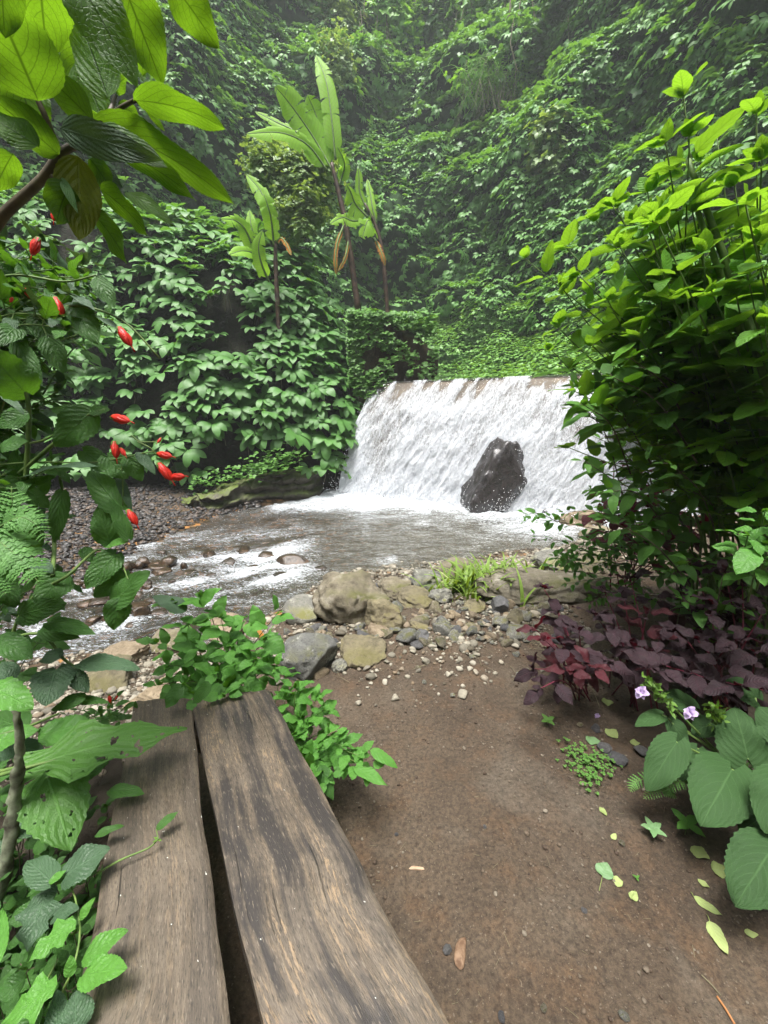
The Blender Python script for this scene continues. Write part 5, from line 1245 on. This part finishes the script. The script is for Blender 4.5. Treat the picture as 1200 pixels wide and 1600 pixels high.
HIBL = [((32, 748, 1.0), (154, 728, .95), 30, .7, .2, 'hibg'), ((97, 768, .98), (85, 848, .96), 26, .0, .0, 'hib'), ((190, 796, 1.0), (138, 735, 1.04), 44, .1, .8, 'hib'), ((174, 852, .98), (153, 790, .98), 40, .1, .45, 'hib'), ((201, 842, .98), (172, 780, 1.), 22, .2, .7, 'hib'),
        ((181, 866, .98), (134, 920, .92), 40, .35, .45, 'hib'), ((106, 896, .92), (56, 944, .86), 50, .45, .6, 'hib'), ((192, 893, .98), (148, 934, .94), 38, .1, .05, 'hib'), ((178, 942, .94), (234, 892, .96), 42, .4, .6, 'hib'), ((188, 932, .94), (177, 984, .92), 38, .1, .45, 'hib'), ((30, 962, .86), (104, 942, .86), 40, .1, .1, 'hib'), ((74, 972, .88), (150, 992, .86), 28, .5, .3, 'hib'), ((60, 985, .9), (125, 996, .88), 26, .0, .0, 'hib'),
        ((124, 1036, .88), (219, 1046, .84), 32, .6, .3, 'hibg'), ((88, 1046, .86), (72, 1104, .78), 54, .6, .3, 'hibg'), ((100, 1020, .88), (60, 1034, .86), 24, .5, .2, 'hibg'), ((-20, 1075, .78), (52, 1108, .76), 50, .5, .7, 'young'), ((112, 1052, .86), (138, 1082, .84), 26, .5, .25, 'hibg'),
        ((136, 652, 1.), (78, 638, 1.), 26, .3, .3, 'hib'), ((140, 646, 1.), (88, 698, .98), 54, .3, .35, 'hib'), ((142, 642, 1.), (172, 640, 1.), 18, .3, .3, 'hib'), ((46, 646, .95), (-8, 668, .92), 34, .4, .3, 'hib'), ((38, 612, .85), (-30, 540, .8), 62, .2, .5, 'hib'), ((50, 474, 1.), (89, 490, 1.), 22, .9, .9, 'hibg'), ((33, 450, 1.), (79, 455, 1.), 15, .9, .9, 'hibg'),
        ((150, 494, 1.), (193, 522, .98), 18, .8, .6, 'hibg'), ((110, 460, 1.), (148, 486, .98), 22, .8, .4, 'hibg'), ((150, 432, 1.), (179, 482, .98), 30, .2, .2, 'hib'), ((112, 478, 1.), (154, 538, .98), 46, .1, .25, 'hib'), ((58, 498, 1.), (79, 544, .98), 34, .1, .1, 'hib'), ((22, 530, .95), (66, 604, .93), 30, .1, .1, 'hib'), ((12, 640, .9), (22, 640, .9), 10, .5, .5, 'hib'), ((0, 612, .88), (38, 648, .86), 16, .7, .9, 'hibg'),
        ((45, 665, .95), (52, 652, .95), 8, .7, .9, 'hibg'), ((168, 715, 1.), (200, 748, 1.), 40, .1, .4, 'hib'), ((200, 715, 1.), (222, 752, 1.), 28, .1, .5, 'hib'), ((214, 706, 1.), (243, 742, .98), 18, .6, .7, 'hibg'), ((185, 745, 1.02), (206, 800, 1.0), 14, .5, .4, 'hibg'), ((130, 705, 1.02), (180, 740, 1.02), 32, .2, .3, 'hib'),
        ((0, 700, .9), (45, 690, .9), 30, .4, .2, 'hib'), ((60, 800, .95), (30, 830, .95), 26, .2, .1, 'hib'), ((50, 830, .95), (82, 800, .96), 20, .5, .3, 'hibg'), ((45, 865, .95), (65, 810, .95), 26, .1, .0, 'hib'), ((55, 880, .93), (82, 895, .9), 24, .6, .3, 'hibg'), ((-10, 890, .85), (25, 950, .84), 40, .1, .0, 'hib'), ((130, 855, 1.0), (145, 880, .98), 20, .1, .0, 'hib'), ((165, 850, .98), (200, 846, .98), 18, .4, .8, 'young'), ((0, 1000, .82), (50, 1030, .8), 40, .4, .2, 'hib'), ((30, 1040, .84), (-10, 1060, .8), 34, .5, .2, 'hibg'), ((130, 1090, .84), (80, 1110, .82), 24, .5, .1, 'hib'), ((120, 1095, .86), (170, 1098, .84), 16, .5, .1, 'hib')]
def hibiscus():
    root = empty('hibiscus_shrub', (-1.0, 1.1, 0), 'green shrub with hanging closed red flowers on the left edge', 'flowering shrub'); 
    byname = {}
    for i, (a, b, w, up, var, mat) in enumerate(HIBL):
        p0, p1 = at(*a), at(*b); dep = p0[1] * CP - (p0[2] - EYE) * SP; lf = hand_leaf(p0, p1, w * dep / FPX, 'heart' if i % 3 else 'ovate', up, .45, .15, .05, .12, 20, 3, .18 if i % 3 else 0, var)
        leaf_part('leaf', lf, M[mat], root)
    # the smaller leaves filling the shrub
    b = Batch(); bg = Batch(); sb = Batch(); HB = proto_leaves('ovate', .55, 6, 10, 2, .6, .2, .06, .12)
    tips = [(random.uniform(-40, 165), random.uniform(395, 640)) for _ in range(34)] + [(random.uniform(-40, 120), random.uniform(370, 560)) for _ in range(26)] + [(random.uniform(-40, 100), random.uniform(640, 1000)) for _ in range(26)] + [(random.uniform(-40, 60), random.uniform(380, 1000)) for _ in range(20)]
    for (x, y) in tips:
        if x > 60 and 520 < y < 640: x -= 70
        Yd = random.uniform(.95, 1.35); tp = at(x, y, Yd); bs = tp + np.array([-.28, .05, -.16 + random.gauss(0, .1)])
        leafy_stem(b if random.random() < .72 else bg, HB, [bs, (bs + tp) / 2 + [0, 0, .03], tp], random.uniform(.06, .105), 5, .2, (.003, .001), sb, flat=.3, up=.8)
    b.build('foliage', M['hib'], root); bg.build('grey_foliage', M['hibg'], root); sb.build('twigs', M['stem_g'], root)['kind'] = 'stuff'
    for C, r in (([(-60, 560), (40, 510), (110, 478), (190, 500), (250, 560)], .0022), ([(-30, 728), (60, 722), (150, 722), (240, 705)], .0016), ([(30, 740), (100, 680), (140, 648), (165, 640)], .0035), ([(20, 990), (30, 965), (60, 925), (105, 900), (150, 860), (178, 868)], .003), ([(40, 760), (45, 650), (38, 600), (20, 520)], .004), ([(82, 900), (85, 850), (82, 800), (96, 768), (93, 745)], .0035), ([(-40, 505), (30, 500), (100, 492), (150, 490)], .002), ([(190, 720), (192, 760), (192, 790)], .0014), ([(215, 690), (235, 700), (245, 712)], .0014), ([(205, 680), (220, 690), (248, 690)], .0012), ([(-20, 1010), (60, 990), (100, 1030), (130, 1050)], .003), ([(-30, 700), (60, 690), (100, 670), (160, 645)], .002), ([(178, 868), (190, 880), (200, 905)], .0015), ([(-60, 450), (20, 430), (100, 440), (150, 430)], .002), ([(-60, 640), (0, 540), (45, 500), (70, 490)], .003)):
        P = curve([at(x, y, 1.0 - (.1 if y > 880 else 0)) for x, y in C], 20); tube_obj('stem', P, np.linspace(r * 1.5, r, len(P)), M['stem_g'], root, 6)
    for f in ((86, 326, 84, 345, .85), (60, 372, 50, 398, .85), (38, 452, 52, 466, .98), (86, 465, 97, 495, .98), (186, 512, 205, 540, .97), (175, 651, 202, 658, .97), (178, 690, 182, 716, .97), (246, 709, 268, 713, .96), (248, 724, 268, 750, .95), (266, 746, 288, 744, .95), (252, 684, 246, 692, .98), (200, 797, 214, 820, .97), (20, 465, 16, 472, .99), (188, 700, 196, 712, .98)):
        flower_red(*f, root)
hibiscus()
def low_flower_plant():
    root = empty('small_flowering_plant', on_ground(160, 1115), 'small plant with two tiny red flowers behind the far end of the bench', 'flowering plant'); b = Batch(); sb = Batch(); base = on_ground(165, 1130)
    for (x, y) in ((130, 1110), (150, 1098), (175, 1095), (195, 1105), (215, 1112), (185, 1120), (110, 1120), (160, 1120)):
        leafy_stem(b, OVS, [base, (base + at(x, y, 1.32)) / 2, at(x, y, 1.32)], .06, 4, .35, (.002, .001), sb)
    b.build('foliage', M['hib'], root); sb.build('stems', M['stem_g'], root)['kind'] = 'stuff'
    flower_red(170, 1086, 173, 1098, 1.3, root); flower_red(184, 1086, 180, 1094, 1.3, root)
low_flower_plant()

# ferns
def fern(name, fronds, label, pin=.10, mat='fern'):
    root = empty(name, fronds[0][0][0], label, 'fern'); pl = leaf(.20, 'blade', 9, 1, .1, .4, 0, .45, 0, 5)
    for C, n, pw in fronds:
        P = curve(C, 30); tube_obj('frond_stem', P, np.linspace(.0022, .0008, len(P)), M['stem_g'], root, 5); b = Batch()
        for i in range(n):
            t = (i + .5) / n; j = min(len(P) - 2, int(t * (len(P) - 1))); T = unit(P[j + 1] - P[j]); s = unit(np.cross(T, unit(CAMP - P[j]) + [0, 0, .5])); L = pw * (sin(pi * min(1, t * .85 + .15)) ** .7) * .9 + .004
            for sd in (-1, 1): b.add(pl, P[j] + 0 * T, frame(unit(s * sd + T * .45 + [0, 0, -.1]), unit(CAMP - P[j]) * .6 + np.array([0, 0, .6]) + RNG.normal(0, .08, 3)), np.array([[L * 1.4, L, L]]))
        b.build('frond', M[mat], root)
fern('fern', [([at(-60, 790, .8), at(-10, 838, .8), at(30, 872, .79), at(62, 912, .78)], 22, .062), ([at(-30, 905, .8), at(5, 850, .82), at(18, 800, .84), at(18, 760, .86)], 20, .055), ([at(-40, 850, .8), at(20, 812, .82), at(50, 815, .82), at(75, 850, .82)], 20, .035), ([at(-60, 900, .75), at(-20, 900, .75), at(10, 930, .75)], 14, .05), ([at(-50, 940, .8), at(-10, 890, .8), at(12, 900, .8)], 14, .04)], 'light green fern fronds at the left edge above the stream')
fern('fern', [([at(1040, 1235, 1.28), at(1015, 1218, 1.26), at(992, 1222, 1.24), at(985, 1238, 1.22)], 14, .03), ([at(1055, 1240, 1.25), at(1030, 1232, 1.2), at(1005, 1248, 1.17)], 14, .03), ([at(1090, 1230, 1.25), at(1060, 1222, 1.2), at(1040, 1238, 1.18)], 12, .028)], 'small yellow green fern under the velvet leaved plant')
fern('fern', [([at(1180, 1240, 1.3), at(1160, 1190, 1.32), at(1125, 1180, 1.32)], 16, .03), ([at(1190, 1240, 1.3), at(1185, 1200, 1.3), at(1190, 1170, 1.3)], 16, .03)], 'dark fern tucked between the velvety leaves')

# ------------------------------------------------------------------ plants round the bench
def ax(p): return p[1] * CP - (p[2] - EYE) * SP
def leafset(root, L, zdef, name='leaf'):
    for i, (a, b, w, z0, z1, var, mat, prof, up) in enumerate(L):
        p0, p1 = atz(*a, z0), atz(*b, z1)
        leaf_part(name, hand_leaf(p0, p1, w * ax(p0) / FPX, prof, up, .4, .14, .04, .12, 22, 4, .15 if prof == 'heart' else 0, var), M[mat], root)
def eaten_plant():
    root = empty('large_leaved_plant', (-1.1, .8, 0), 'plant with very large insect eaten leaves reaching over the left plank', 'plant')
    L = [((18, 1206), (292, 1140), 92, .62, .56, .7, 'eaten', 'lobed', .75), ((72, 1203), (112, 1330), 84, .55, .45, .35, 'eaten', 'ovate', .6), ((40, 1140), (-20, 1120), 50, .6, .6, .4, 'hib', 'ovate', .6), ((60, 1150), (150, 1130), 46, .55, .55, .2, 'young', 'ovate', .6), ((-20, 1165), (60, 1140), 40, .6, .62, .5, 'young', 'ovate', .6), ((168, 1236), (226, 1240), 24, .5, .49, .6, 'hib', 'ovate', .9), ((148, 1306), (194, 1290), 15, .49, .5, .5, 'hib', 'ovate', .9), ((0, 1170), (70, 1175), 40, .5, .5, .15, 'hibg', 'ovate', .7), ((120, 1215), (170, 1190), 34, .48, .5, .1, 'hib', 'ovate', .7)]
    leafset(root, L, .5)
    for C in ([(-60, 1228, .55), (18, 1206, .62), (70, 1192, .62), (125, 1180, .61)], [(-60, 1160, .6), (30, 1140, .62), (92, 1115, .6)], [(-40, 1215, .5), (50, 1195, .56), (75, 1205, .55)]):
        P = curve([atz(*c) for c in C], 14); tube_obj('stalk', P, np.linspace(.006, .0035, len(P)), M['stem_g'], root, 7)
eaten_plant()
def trunk_mossy():
    P = curve([atz(-30, 1500, .1), atz(-8, 1420, .25), atz(12, 1330, .42), atz(24, 1240, .58), atz(30, 1170, .72), atz(24, 1090, .86), atz(10, 1000, 1.0)], 60); V, Fs, A = tube(P, np.linspace(.019, .007, len(P)), 20); V = V + (fbm(V * 60, 3, 95) * .007)[:, None] * unit(RNG.normal(size=3)); V += fbm(V * 25, 3, 96)[:, None] * np.array([.006, .006, 0])
    o = mesh_obj('sapling', V, Fs, M['bark'], None, A); tag(o, 'knobbly lichen covered sapling stem rising at the lower left edge', 'sapling')
trunk_mossy()
def vine_left():
    root = empty('climbing_plant', (-.75, .6, 0), 'climbing plant with rounded leaves growing along the left side of the bench', 'plant')
    L = [((80, 1378), (42, 1344), 40, .5, .5, .8, 'hibg', 'heart', .8), ((102, 1368), (172, 1326), 56, .5, .52, .3, 'hibg', 'heart', .8), ((76, 1380), (104, 1360), 13, .5, .51, .9, 'young', 'ovate', .7), ((72, 1395), (42, 1488), 48, .46, .42, .4, 'hibg', 'lobed', .8), ((90, 1392), (40, 1420), 30, .45, .43, .5, 'hibg', 'ovate', .8), ((119, 1438), (43, 1504), 34, .5, .48, .9, 'young', 'lobed', .8), ((124, 1437), (149, 1402), 15, .5, .53, .8, 'young', 'ovate', .6), ((84, 1432), (124, 1420), 26, .48, .5, .4, 'hibg', 'heart', .8), ((127, 1502), (200, 1453), 36, .5, .53, .6, 'young', 'ovate', .8), ((126, 1527), (199, 1512), 42, .5, .53, .95, 'young', 'ovate', .8), ((110, 1526), (110, 1492), 17, .5, .53, .8, 'young', 'ovate', .6), ((120, 1615), (118, 1548), 48, .47, .5, .5, 'hibg', 'ovate', .8), ((88, 1620), (90, 1546), 30, .44, .45, .15, 'hibg', 'ovate', .8), ((90, 1538), (2, 1602), 46, .5, .47, .95, 'young', 'lobed', .8), ((-5, 1510), (4, 1418), 24, .5, .5, .8, 'young', 'ovate', .6), ((60, 1600), (10, 1580), 30, .42, .4, .3, 'hib', 'ovate', .8), ((40, 1530), (-10, 1560), 34, .4, .4, .2, 'hib', 'ovate', .8), ((30, 1480), (60, 1455), 26, .4, .4, .15, 'hib', 'ovate', .8), ((20, 1290), (70, 1305), 28, .45, .45, .6, 'hibg', 'ovate', .8), ((10, 1320), (-30, 1345), 34, .4, .4, .2, 'hibg', 'ovate', .8), ((60, 1420), (12, 1440), 34, .4, .4, .15, 'hib', 'ovate', .8)]
    leafset(root, L, .5)
    for C in ([(100, 1620, .40), (95, 1560, .44), (115, 1510, .48), (125, 1450, .48), (110, 1385, .47), (75, 1380, .48)], [(40, 1640, .35), (60, 1560, .40), (90, 1500, .44)], [(150, 1365, .48), (190, 1343, .475), (232, 1325, .475), (248, 1310, .49)]):
        P = curve([atz(*c) for c in C], 18); tube_obj('stem', P, np.linspace(.003, .0016, len(P)), M['stem_g'], root, 6)
    p = hand_leaf(atz(244, 1296, .485), atz(279, 1268, .50), .026, 'ovate', .8, .4, .15, .05, .1, 12, 3); leaf_part('leaf', p, M['hib'], root)
    for d in ((240, 1308), (238, 1316), (252, 1314)): leaf_part('leaf', hand_leaf(atz(248, 1312, .485), atz(*d, .49), .006, 'lance', .8), M['calyx'], root)
    p = curve([atz(247, 1310, .488), atz(244, 1296, .485)], 5); tube_obj('stem', p, .0012, M['stem_g'], root, 5)
    # shaded leaves filling the space beside the bench
    b = Batch(); HB = proto_leaves('ovate', .62, 6, 9, 2, .5, .2, .05, .1); sb = Batch()
    for i in range(190):
        q = onz(random.uniform(-200, 175), random.uniform(1130, 1650), random.uniform(.06, .38)); 
        if q[0] > -.30 - .62 * q[1]: continue
        bs = np.array([q[0] - .05, q[1], .0]); leafy_stem(b, HB, [bs, (bs + q) / 2 + [.02, 0, 0], q], random.uniform(.05, .085), 3, .5, (.002, .001), sb, flat=.2)
    b.build('foliage', M['hib'], root); sb.build('twigs', M['stem_d'], root)['kind'] = 'stuff'
vine_left()
YG = proto_leaves('ovate', .58, 6, 11, 2, .6, .22, .07, .12)
def young():
    base = on_ground(335, 1130) + [0, .12, 0]; root = empty('young_shrub', base, 'young bright green plant growing over the far end of the bench', 'plant'); b = Batch(); bd = Batch()
    tips = [(272, 945, 1.62), (318, 935, 1.62), (345, 965, 1.6), (382, 965, 1.62), (432, 960, 1.62), (300, 1000, 1.5), (360, 1010, 1.5), (400, 1030, 1.5), (262, 1040, 1.5), (340, 1050, 1.42), (415, 1000, 1.55), (245, 1005, 1.55), (380, 1060, 1.42), (290, 1068, 1.42), (250, 1070, 1.46), (350, 1085, 1.36), (430, 1045, 1.5), (300, 1085, 1.36)]
    for (x, y, Yd) in tips:
        tp = at(x, y, Yd); bs = base + RNG.normal(0, .05, 3) * [1, 1, 0]; leafy_stem(b, YG, [bs, bs * .4 + tp * .6 + [0, .04, .03], tp], random.uniform(.10, .14), 5, .45, (.0035, .0012), None, root, M['stem_d'], spread=1.15)
    b.build('foliage', M['young'], root)
    leaf_part('leaf', hand_leaf(at(292, 955, 1.6), at(238, 932, 1.6), .085, 'ovate', .7, .4, .15, .04, .1, 16, 3, 0, .6), M['hibg'], root, 'pale grey green leaf at the top left'); leaf_part('leaf', hand_leaf(at(312, 944, 1.6), at(340, 920, 1.6), .07, 'ovate', .5, .4, .15, .04, .1, 16, 3, 0, .6), M['young'], root)
    leaf_part('leaf', hand_leaf(atz(282, 1075, .56), atz(258, 1106, .50), .065, 'heart', .6, .4, .1, .03, .1, 16, 3, .2, .4), M['hib'], root); leaf_part('leaf', hand_leaf(atz(330, 1070, .58), atz(300, 1098, .50), .065, 'ovate', .5, .4, .1, .03, .1, 16, 3, 0, .5), M['hib'], root)
    base = on_ground(480, 1200) + [-.08, 0, 0]; root = empty('young_shrub', base, 'low bright green plant on the dirt along the right side of the bench', 'plant'); b = Batch()
    for (x, y, Yd) in [(440, 1050, 1.6), (462, 1075, 1.5), (495, 1088, 1.45), (505, 1110, 1.42), (470, 1120, 1.4), (520, 1150, 1.32), (498, 1170, 1.28), (560, 1180, 1.26), (575, 1200, 1.22), (480, 1200, 1.2), (512, 1215, 1.18), (455, 1150, 1.35), (535, 1165, 1.3), (445, 1090, 1.48)]:
        tp = at(x, y, Yd); bs = base + RNG.normal(0, .04, 3) * [1, 1, 0]; leafy_stem(b, YG, [bs, bs * .4 + tp * .6 + [0, 0, .05], tp], random.uniform(.085, .125), 4, .5, (.003, .001), None, root, M['stem_g'], spread=1.1)
    b.build('foliage', M['young'], root)
    leaf_part('leaf', hand_leaf(at(578, 1172, 1.25), at(622, 1200, 1.22), .045, 'ovate', .7, .4, .15, .04, .1, 14, 3, 0, .8), M['young'], root); leaf_part('leaf', hand_leaf(at(552, 1200, 1.2), at(606, 1228, 1.15), .045, 'lance', .7, .5, .15, .04, .2, 14, 3, 0, .9), M['young'], root)
    leaf_part('leaf', hand_leaf(at(500, 1195, 1.2), at(520, 1250, 1.14), .055, 'ovate', .4, .4, .15, .04, .2, 14, 3, 0, .3), M['hib'], root)
young()
def right_sprig():
    root = empty('leafy_sprig', at(1200, 900, 1.3), 'bright leaf whorls poking out of the shade at the right edge', 'plant'); b = Batch()
    for (x, y, s) in ((1168, 838, .09), (1185, 870, .12), (1200, 850, .1), (1195, 800, .08)):
        tp = at(x, y, 1.35); bs = tp + [.15, .15, -.25]; leafy_stem(b, YG, [bs, (bs + tp) / 2, tp], s, 3, .7, (.004, .002), None, root, M['stem_g'], spread=1.35, whorl=3, tipsize=.8)
    b.build('foliage', M['young'], root)
    leaf_part('leaf', hand_leaf(at(1180, 860, 1.3), at(1150, 898, 1.26), .075, 'ovate', .4, .4, .15, .04, .1, 14, 3, 0, .5), M['young'], root)
right_sprig()
def clover():
    root = empty('clover_patch', on_ground(910, 1185), 'patch of tiny bright green clover like weeds on the path', 'weed patch'); b = Batch(); sb = Batch(); rl = leaf(.9, 'obov', 6, 2, .1, .3)
    for i in range(170):
        c = random.choice(((898, 1180, 14, 9), (925, 1188, 18, 10), (912, 1200, 20, 12), (945, 1205, 10, 10), (918, 1222, 8, 12))); g_ = on_ground(random.gauss(c[0], c[2]), random.gauss(c[1], c[3])); h = random.uniform(.006, .035)
        batch_tube(sb, np.array([g_, g_ + [0, 0, h]]), .0006, 3)
        for k in range(3): a = k * 2.09 + random.random(); d = np.array([cos(a), sin(a), .1]); b.add(rl, g_ + [0, 0, h], frame(d, np.array([0, 0, 1.])), random.uniform(.006, .013))
    b.build('leaves', M['vine_fresh'], root); sb.build('stems', M['stem_g'], root)['kind'] = 'stuff'
clover()
def grass_tuft():
    base = on_ground(757, 925); root = empty('grass_tuft', base, 'yellow green clump of broad grass blades between the boulders at the pool', 'grass tuft'); b = Batch(); gl = [leaf(.10, 'blade', 8, 1, .3, c) for c in (.6, 1.2, 1.8)]
    for i in range(300):
        o = base + [random.gauss(0, .20), random.gauss(0, .14), 0]; o[2] = float(gz(o[0], o[1])); a = random.uniform(0, 6.28); d = unit([cos(a) * .8, sin(a) * .6, random.uniform(.6, 1.8)])
        b.add(random.choice(gl), o, frame(d, np.array([0, 0, 1.])), np.array([[1., 1., 1.]]) * random.uniform(.16, .42))
    b.build('blades', M['grass'], root); b = Batch()
    for i in range(45):
        o = base + [random.gauss(0, .22), random.gauss(0, .15), .02]; a = random.uniform(0, 6.28); d = unit([cos(a), sin(a), random.uniform(.2, .8)]); b.add(random.choice(gl), o, frame(d, np.array([0, 0, 1.])), random.uniform(.15, .35))
    b.build('dry_blades', M['fallen'], root)['kind'] = 'stuff'
grass_tuft()
# seedlings, fallen leaves, chips and twigs on the path
def seedling(px, py, w, label, mat, n=4):
    g_ = on_ground(px, py); root = empty('seedling', g_, label, 'seedling'); s = w * ax(g_) / FPX; top = g_ + [0, 0, s * .5]; tube_obj('stem', np.array([g_, g_ + [0, 0, s * .25], top]), .0012, M['stem_g'], root, 5)
    for k in range(n):
        a = k * 6.28 / n + .4; leaf_part('leaf', hand_leaf(top, top + np.array([cos(a), sin(a), .15]) * s * .6, s * .32, 'ovate', .9, .5, .15, .04, .1, 8, 2, 0, .5), M[mat], root)
seedling(1018, 1307, 30, 'variegated silver spotted seedling alone on the dirt', 'variegated', 5)
seedling(1070, 1304, 42, 'plain green seedling at the shaded right edge of the path', 'young', 4)
seedling(994, 1375, 10, 'tiny sprout beside the small fallen leaves', 'young', 3)
seedling(402, 1022, 10, 'tiny sprout among the grey boulders', 'young', 3)
seedling(855, 1135, 22, 'little weed seedling between brown stones under the purple plant', 'vine_fresh', 4)
def fallen(a, b, w, mat, label, prof='ovate', stalk=None):
    p0, p1 = on_ground(*a), on_ground(*b); p0[2] += .004; p1[2] += .009; lf = hand_leaf(p0, p1, w * ax(p0) / FPX, prof, 1., -.35, .12, .03, .12, 14, 3, 0, random.random())
    V = lf[0]; low = (gz(V[:, 0], V[:, 1]) + .002 - V[:, 2]).max(); V = V + [0, 0, max(0, low)]
    root = empty('fallen_leaf', p0, label, 'fallen leaf', 'fallen leaves on the path'); leaf_part('blade', (V, lf[1], lf[2]), M[mat], root)
    if stalk: q = on_ground(*stalk); q[2] += .004; tube_obj('stalk', np.array([V[0], (V[0] + q) / 2 + [0, 0, .003], q]), .0012, M['fallen'], root, 5)
fallen((941, 1372), (948, 1352), 26, 'fallen_g', 'cupped dark green fallen leaf with a curved stalk', stalk=(936, 1393))
fallen((958, 1378), (973, 1380), 16, 'fallen', 'small pale yellow leaf right next to the cupped green one')
fallen((986, 1406), (994, 1396), 13, 'fallen', 'tiny pale leaf below the small pale yellow one', stalk=(992, 1392))
fallen((956, 1312), (962, 1305), 8, 'fallen', 'tiny oval leaf beside the round beige pebble')
fallen((937, 1262), (948, 1277), 9, 'fallen', 'slim pale leaf at the head of the crack in the path', 'lance')
fallen((1079, 1325), (1108, 1346), 24, 'fallen', 'broad yellow green leaf just below the plain green seedling')
fallen((1112, 1360), (1137, 1362), 24, 'fallen', 'squarish pale green leaf near the velvet leaved plant')
fallen((1083, 1402), (1128, 1433), 15, 'fallen', 'long narrow pale leaf pointing right', 'lance', (1079, 1395))
fallen((1108, 1442), (1136, 1496), 22, 'fallen', 'largest pale fallen leaf at the lower right', 'ovate', (1104, 1430))
fallen((1090, 1375), (1108, 1390), 10, 'fallen', 'torn brownish green leaf above the long narrow one', 'lance')
fallen((1163, 1458), (1184, 1464), 11, 'fallen', 'small leaf at the far right under the dark round leaf')
fallen((940, 1097), (958, 1100), 16, 'fallen', 'yellow green leaf under the purple plant at the path edge')
fallen((950, 1150), (963, 1143), 20, 'fallen', 'pale bleached leaf on the brown stones')
fallen((915, 1157), (938, 1160), 17, 'fallen_g', 'dull green leaf above the clover like weeds')
fallen((984, 1160), (1000, 1164), 14, 'fallen', 'narrow pale leaf left of the velvet leaved plant', 'lance')
fallen((400, 985), (418, 1008), 9, 'dead', 'curled brown leaf between the grey boulders', 'lance')
def chip(px, py, L, w, ang, mat, label, cat='wood chip', h=.4):
    g_ = on_ground(px, py); k = ax(g_) / FPX; V, Fc = rock_mesh(3, (w * k / 2, L * k / 2, w * k / 2 * h), int(px), 8, .1, .5); c, s = cos(ang), sin(ang); V = V @ np.array([[c, -s, 0], [s, c, 0], [0, 0, 1]]).T
    o = mesh_obj(cat.replace(' ', '_'), V, Fc, mat); o.location = (g_[0], g_[1], g_[2] + w * k * h * .35); tag(o, label, cat)
chm = stem_mat('chip_wood', (.10, .055, .03), (.2, .13, .08), .8, 60, .8)
chip(719, 1494, 50, 22, -.5, chm, 'brown chip of wood lying on the path by the plank')
chip(651, 1357, 32, 8, 1.5, stem_mat('pale_chip', (.3, .2, .12), (.42, .3, .2)), 'small pale splinter of wood on the path right of the bench')
def twig(a, b, r, label, mat='liana'):
    p, q = on_ground(*a), on_ground(*b); p[2] += r; q[2] += r; o = tube_obj('twig', curve([p, (p + q) / 2 + [0, 0, .003], q], 8), r, M[mat], None, 6); tag(o, label, 'twig')
twig((1096, 1524), (1126, 1556), .0016, 'thin pale twig at the lower right of the path'); twig((1120, 1558), (1148, 1602), .003, 'thicker reddish twig at the bottom right corner', 'stem_o')
twig((926, 1078), (937, 1106), .002, 'short dry stalk standing in the soil under the purple plant'); twig((556, 962), (572, 948), .006, 'dry twig lying against the largest tan boulder'); twig((405, 935), (412, 955), .004, 'dry stick between the stones left of the grey boulder'); twig((206, 1002), (246, 985), .008, 'orange brown leaf stalk caught in the shallow rapid', 'stem_o')
twig((548, 905), (551, 925), .004, 'dry grass stalk standing against the largest boulder')
def twigs_litter():
    b = Batch()
    for i in range(140):
        px, py = random.uniform(400, 900), random.gauss(980, 40); 
        if py < 905: continue
        p = on_ground(px, py); a = random.uniform(0, 6.28); L = random.uniform(.02, .12); q = p + [cos(a) * L, sin(a) * L, 0]; q[2] = float(gz(q[0], q[1])); batch_tube(b, np.array([p + [0, 0, .008], (p + q) / 2 + [0, 0, .014], q + [0, 0, .008]]), random.uniform(.0008, .0022), 4)
    for i in range(60):
        p = on_ground(random.uniform(560, 1150), random.uniform(1080, 1580)); a = random.uniform(0, 6.28); L = random.uniform(.008, .035); q = p + [cos(a) * L, sin(a) * L, 0]; q[2] = float(gz(q[0], q[1])); batch_tube(b, np.array([p + [0, 0, .002], q + [0, 0, .002]]), .0007, 3)
    o = b.build('twig_litter', M['liana']); tag(o, kind='stuff'); o['label'] = 'tiny dry twigs scattered on the gravel and dirt'
twigs_litter()

# ------------------------------------------------------------------ damp air
def haze():
    V = np.array([[x, y, z] for x in (-64, 64) for y in (-64, 64) for z in (-3, 34)], float)
    Fc = [[0, 1, 3, 2], [4, 6, 7, 5], [0, 4, 5, 1], [2, 3, 7, 6], [0, 2, 6, 4], [1, 5, 7, 3]]
    m, nt, out = newmat('damp_air'); v = nt.nodes.new('ShaderNodeVolumePrincipled'); v.inputs['Color'].default_value = (.93, .96, 1, 1); v.inputs['Density'].default_value = .0019; v.inputs['Anisotropy'].default_value = .2
    nt.links.new(v.outputs[0], out.inputs['Volume']); o = mesh_obj('haze', V, np.array(Fc), m, smooth=False); tag(o, kind='stuff')
haze()
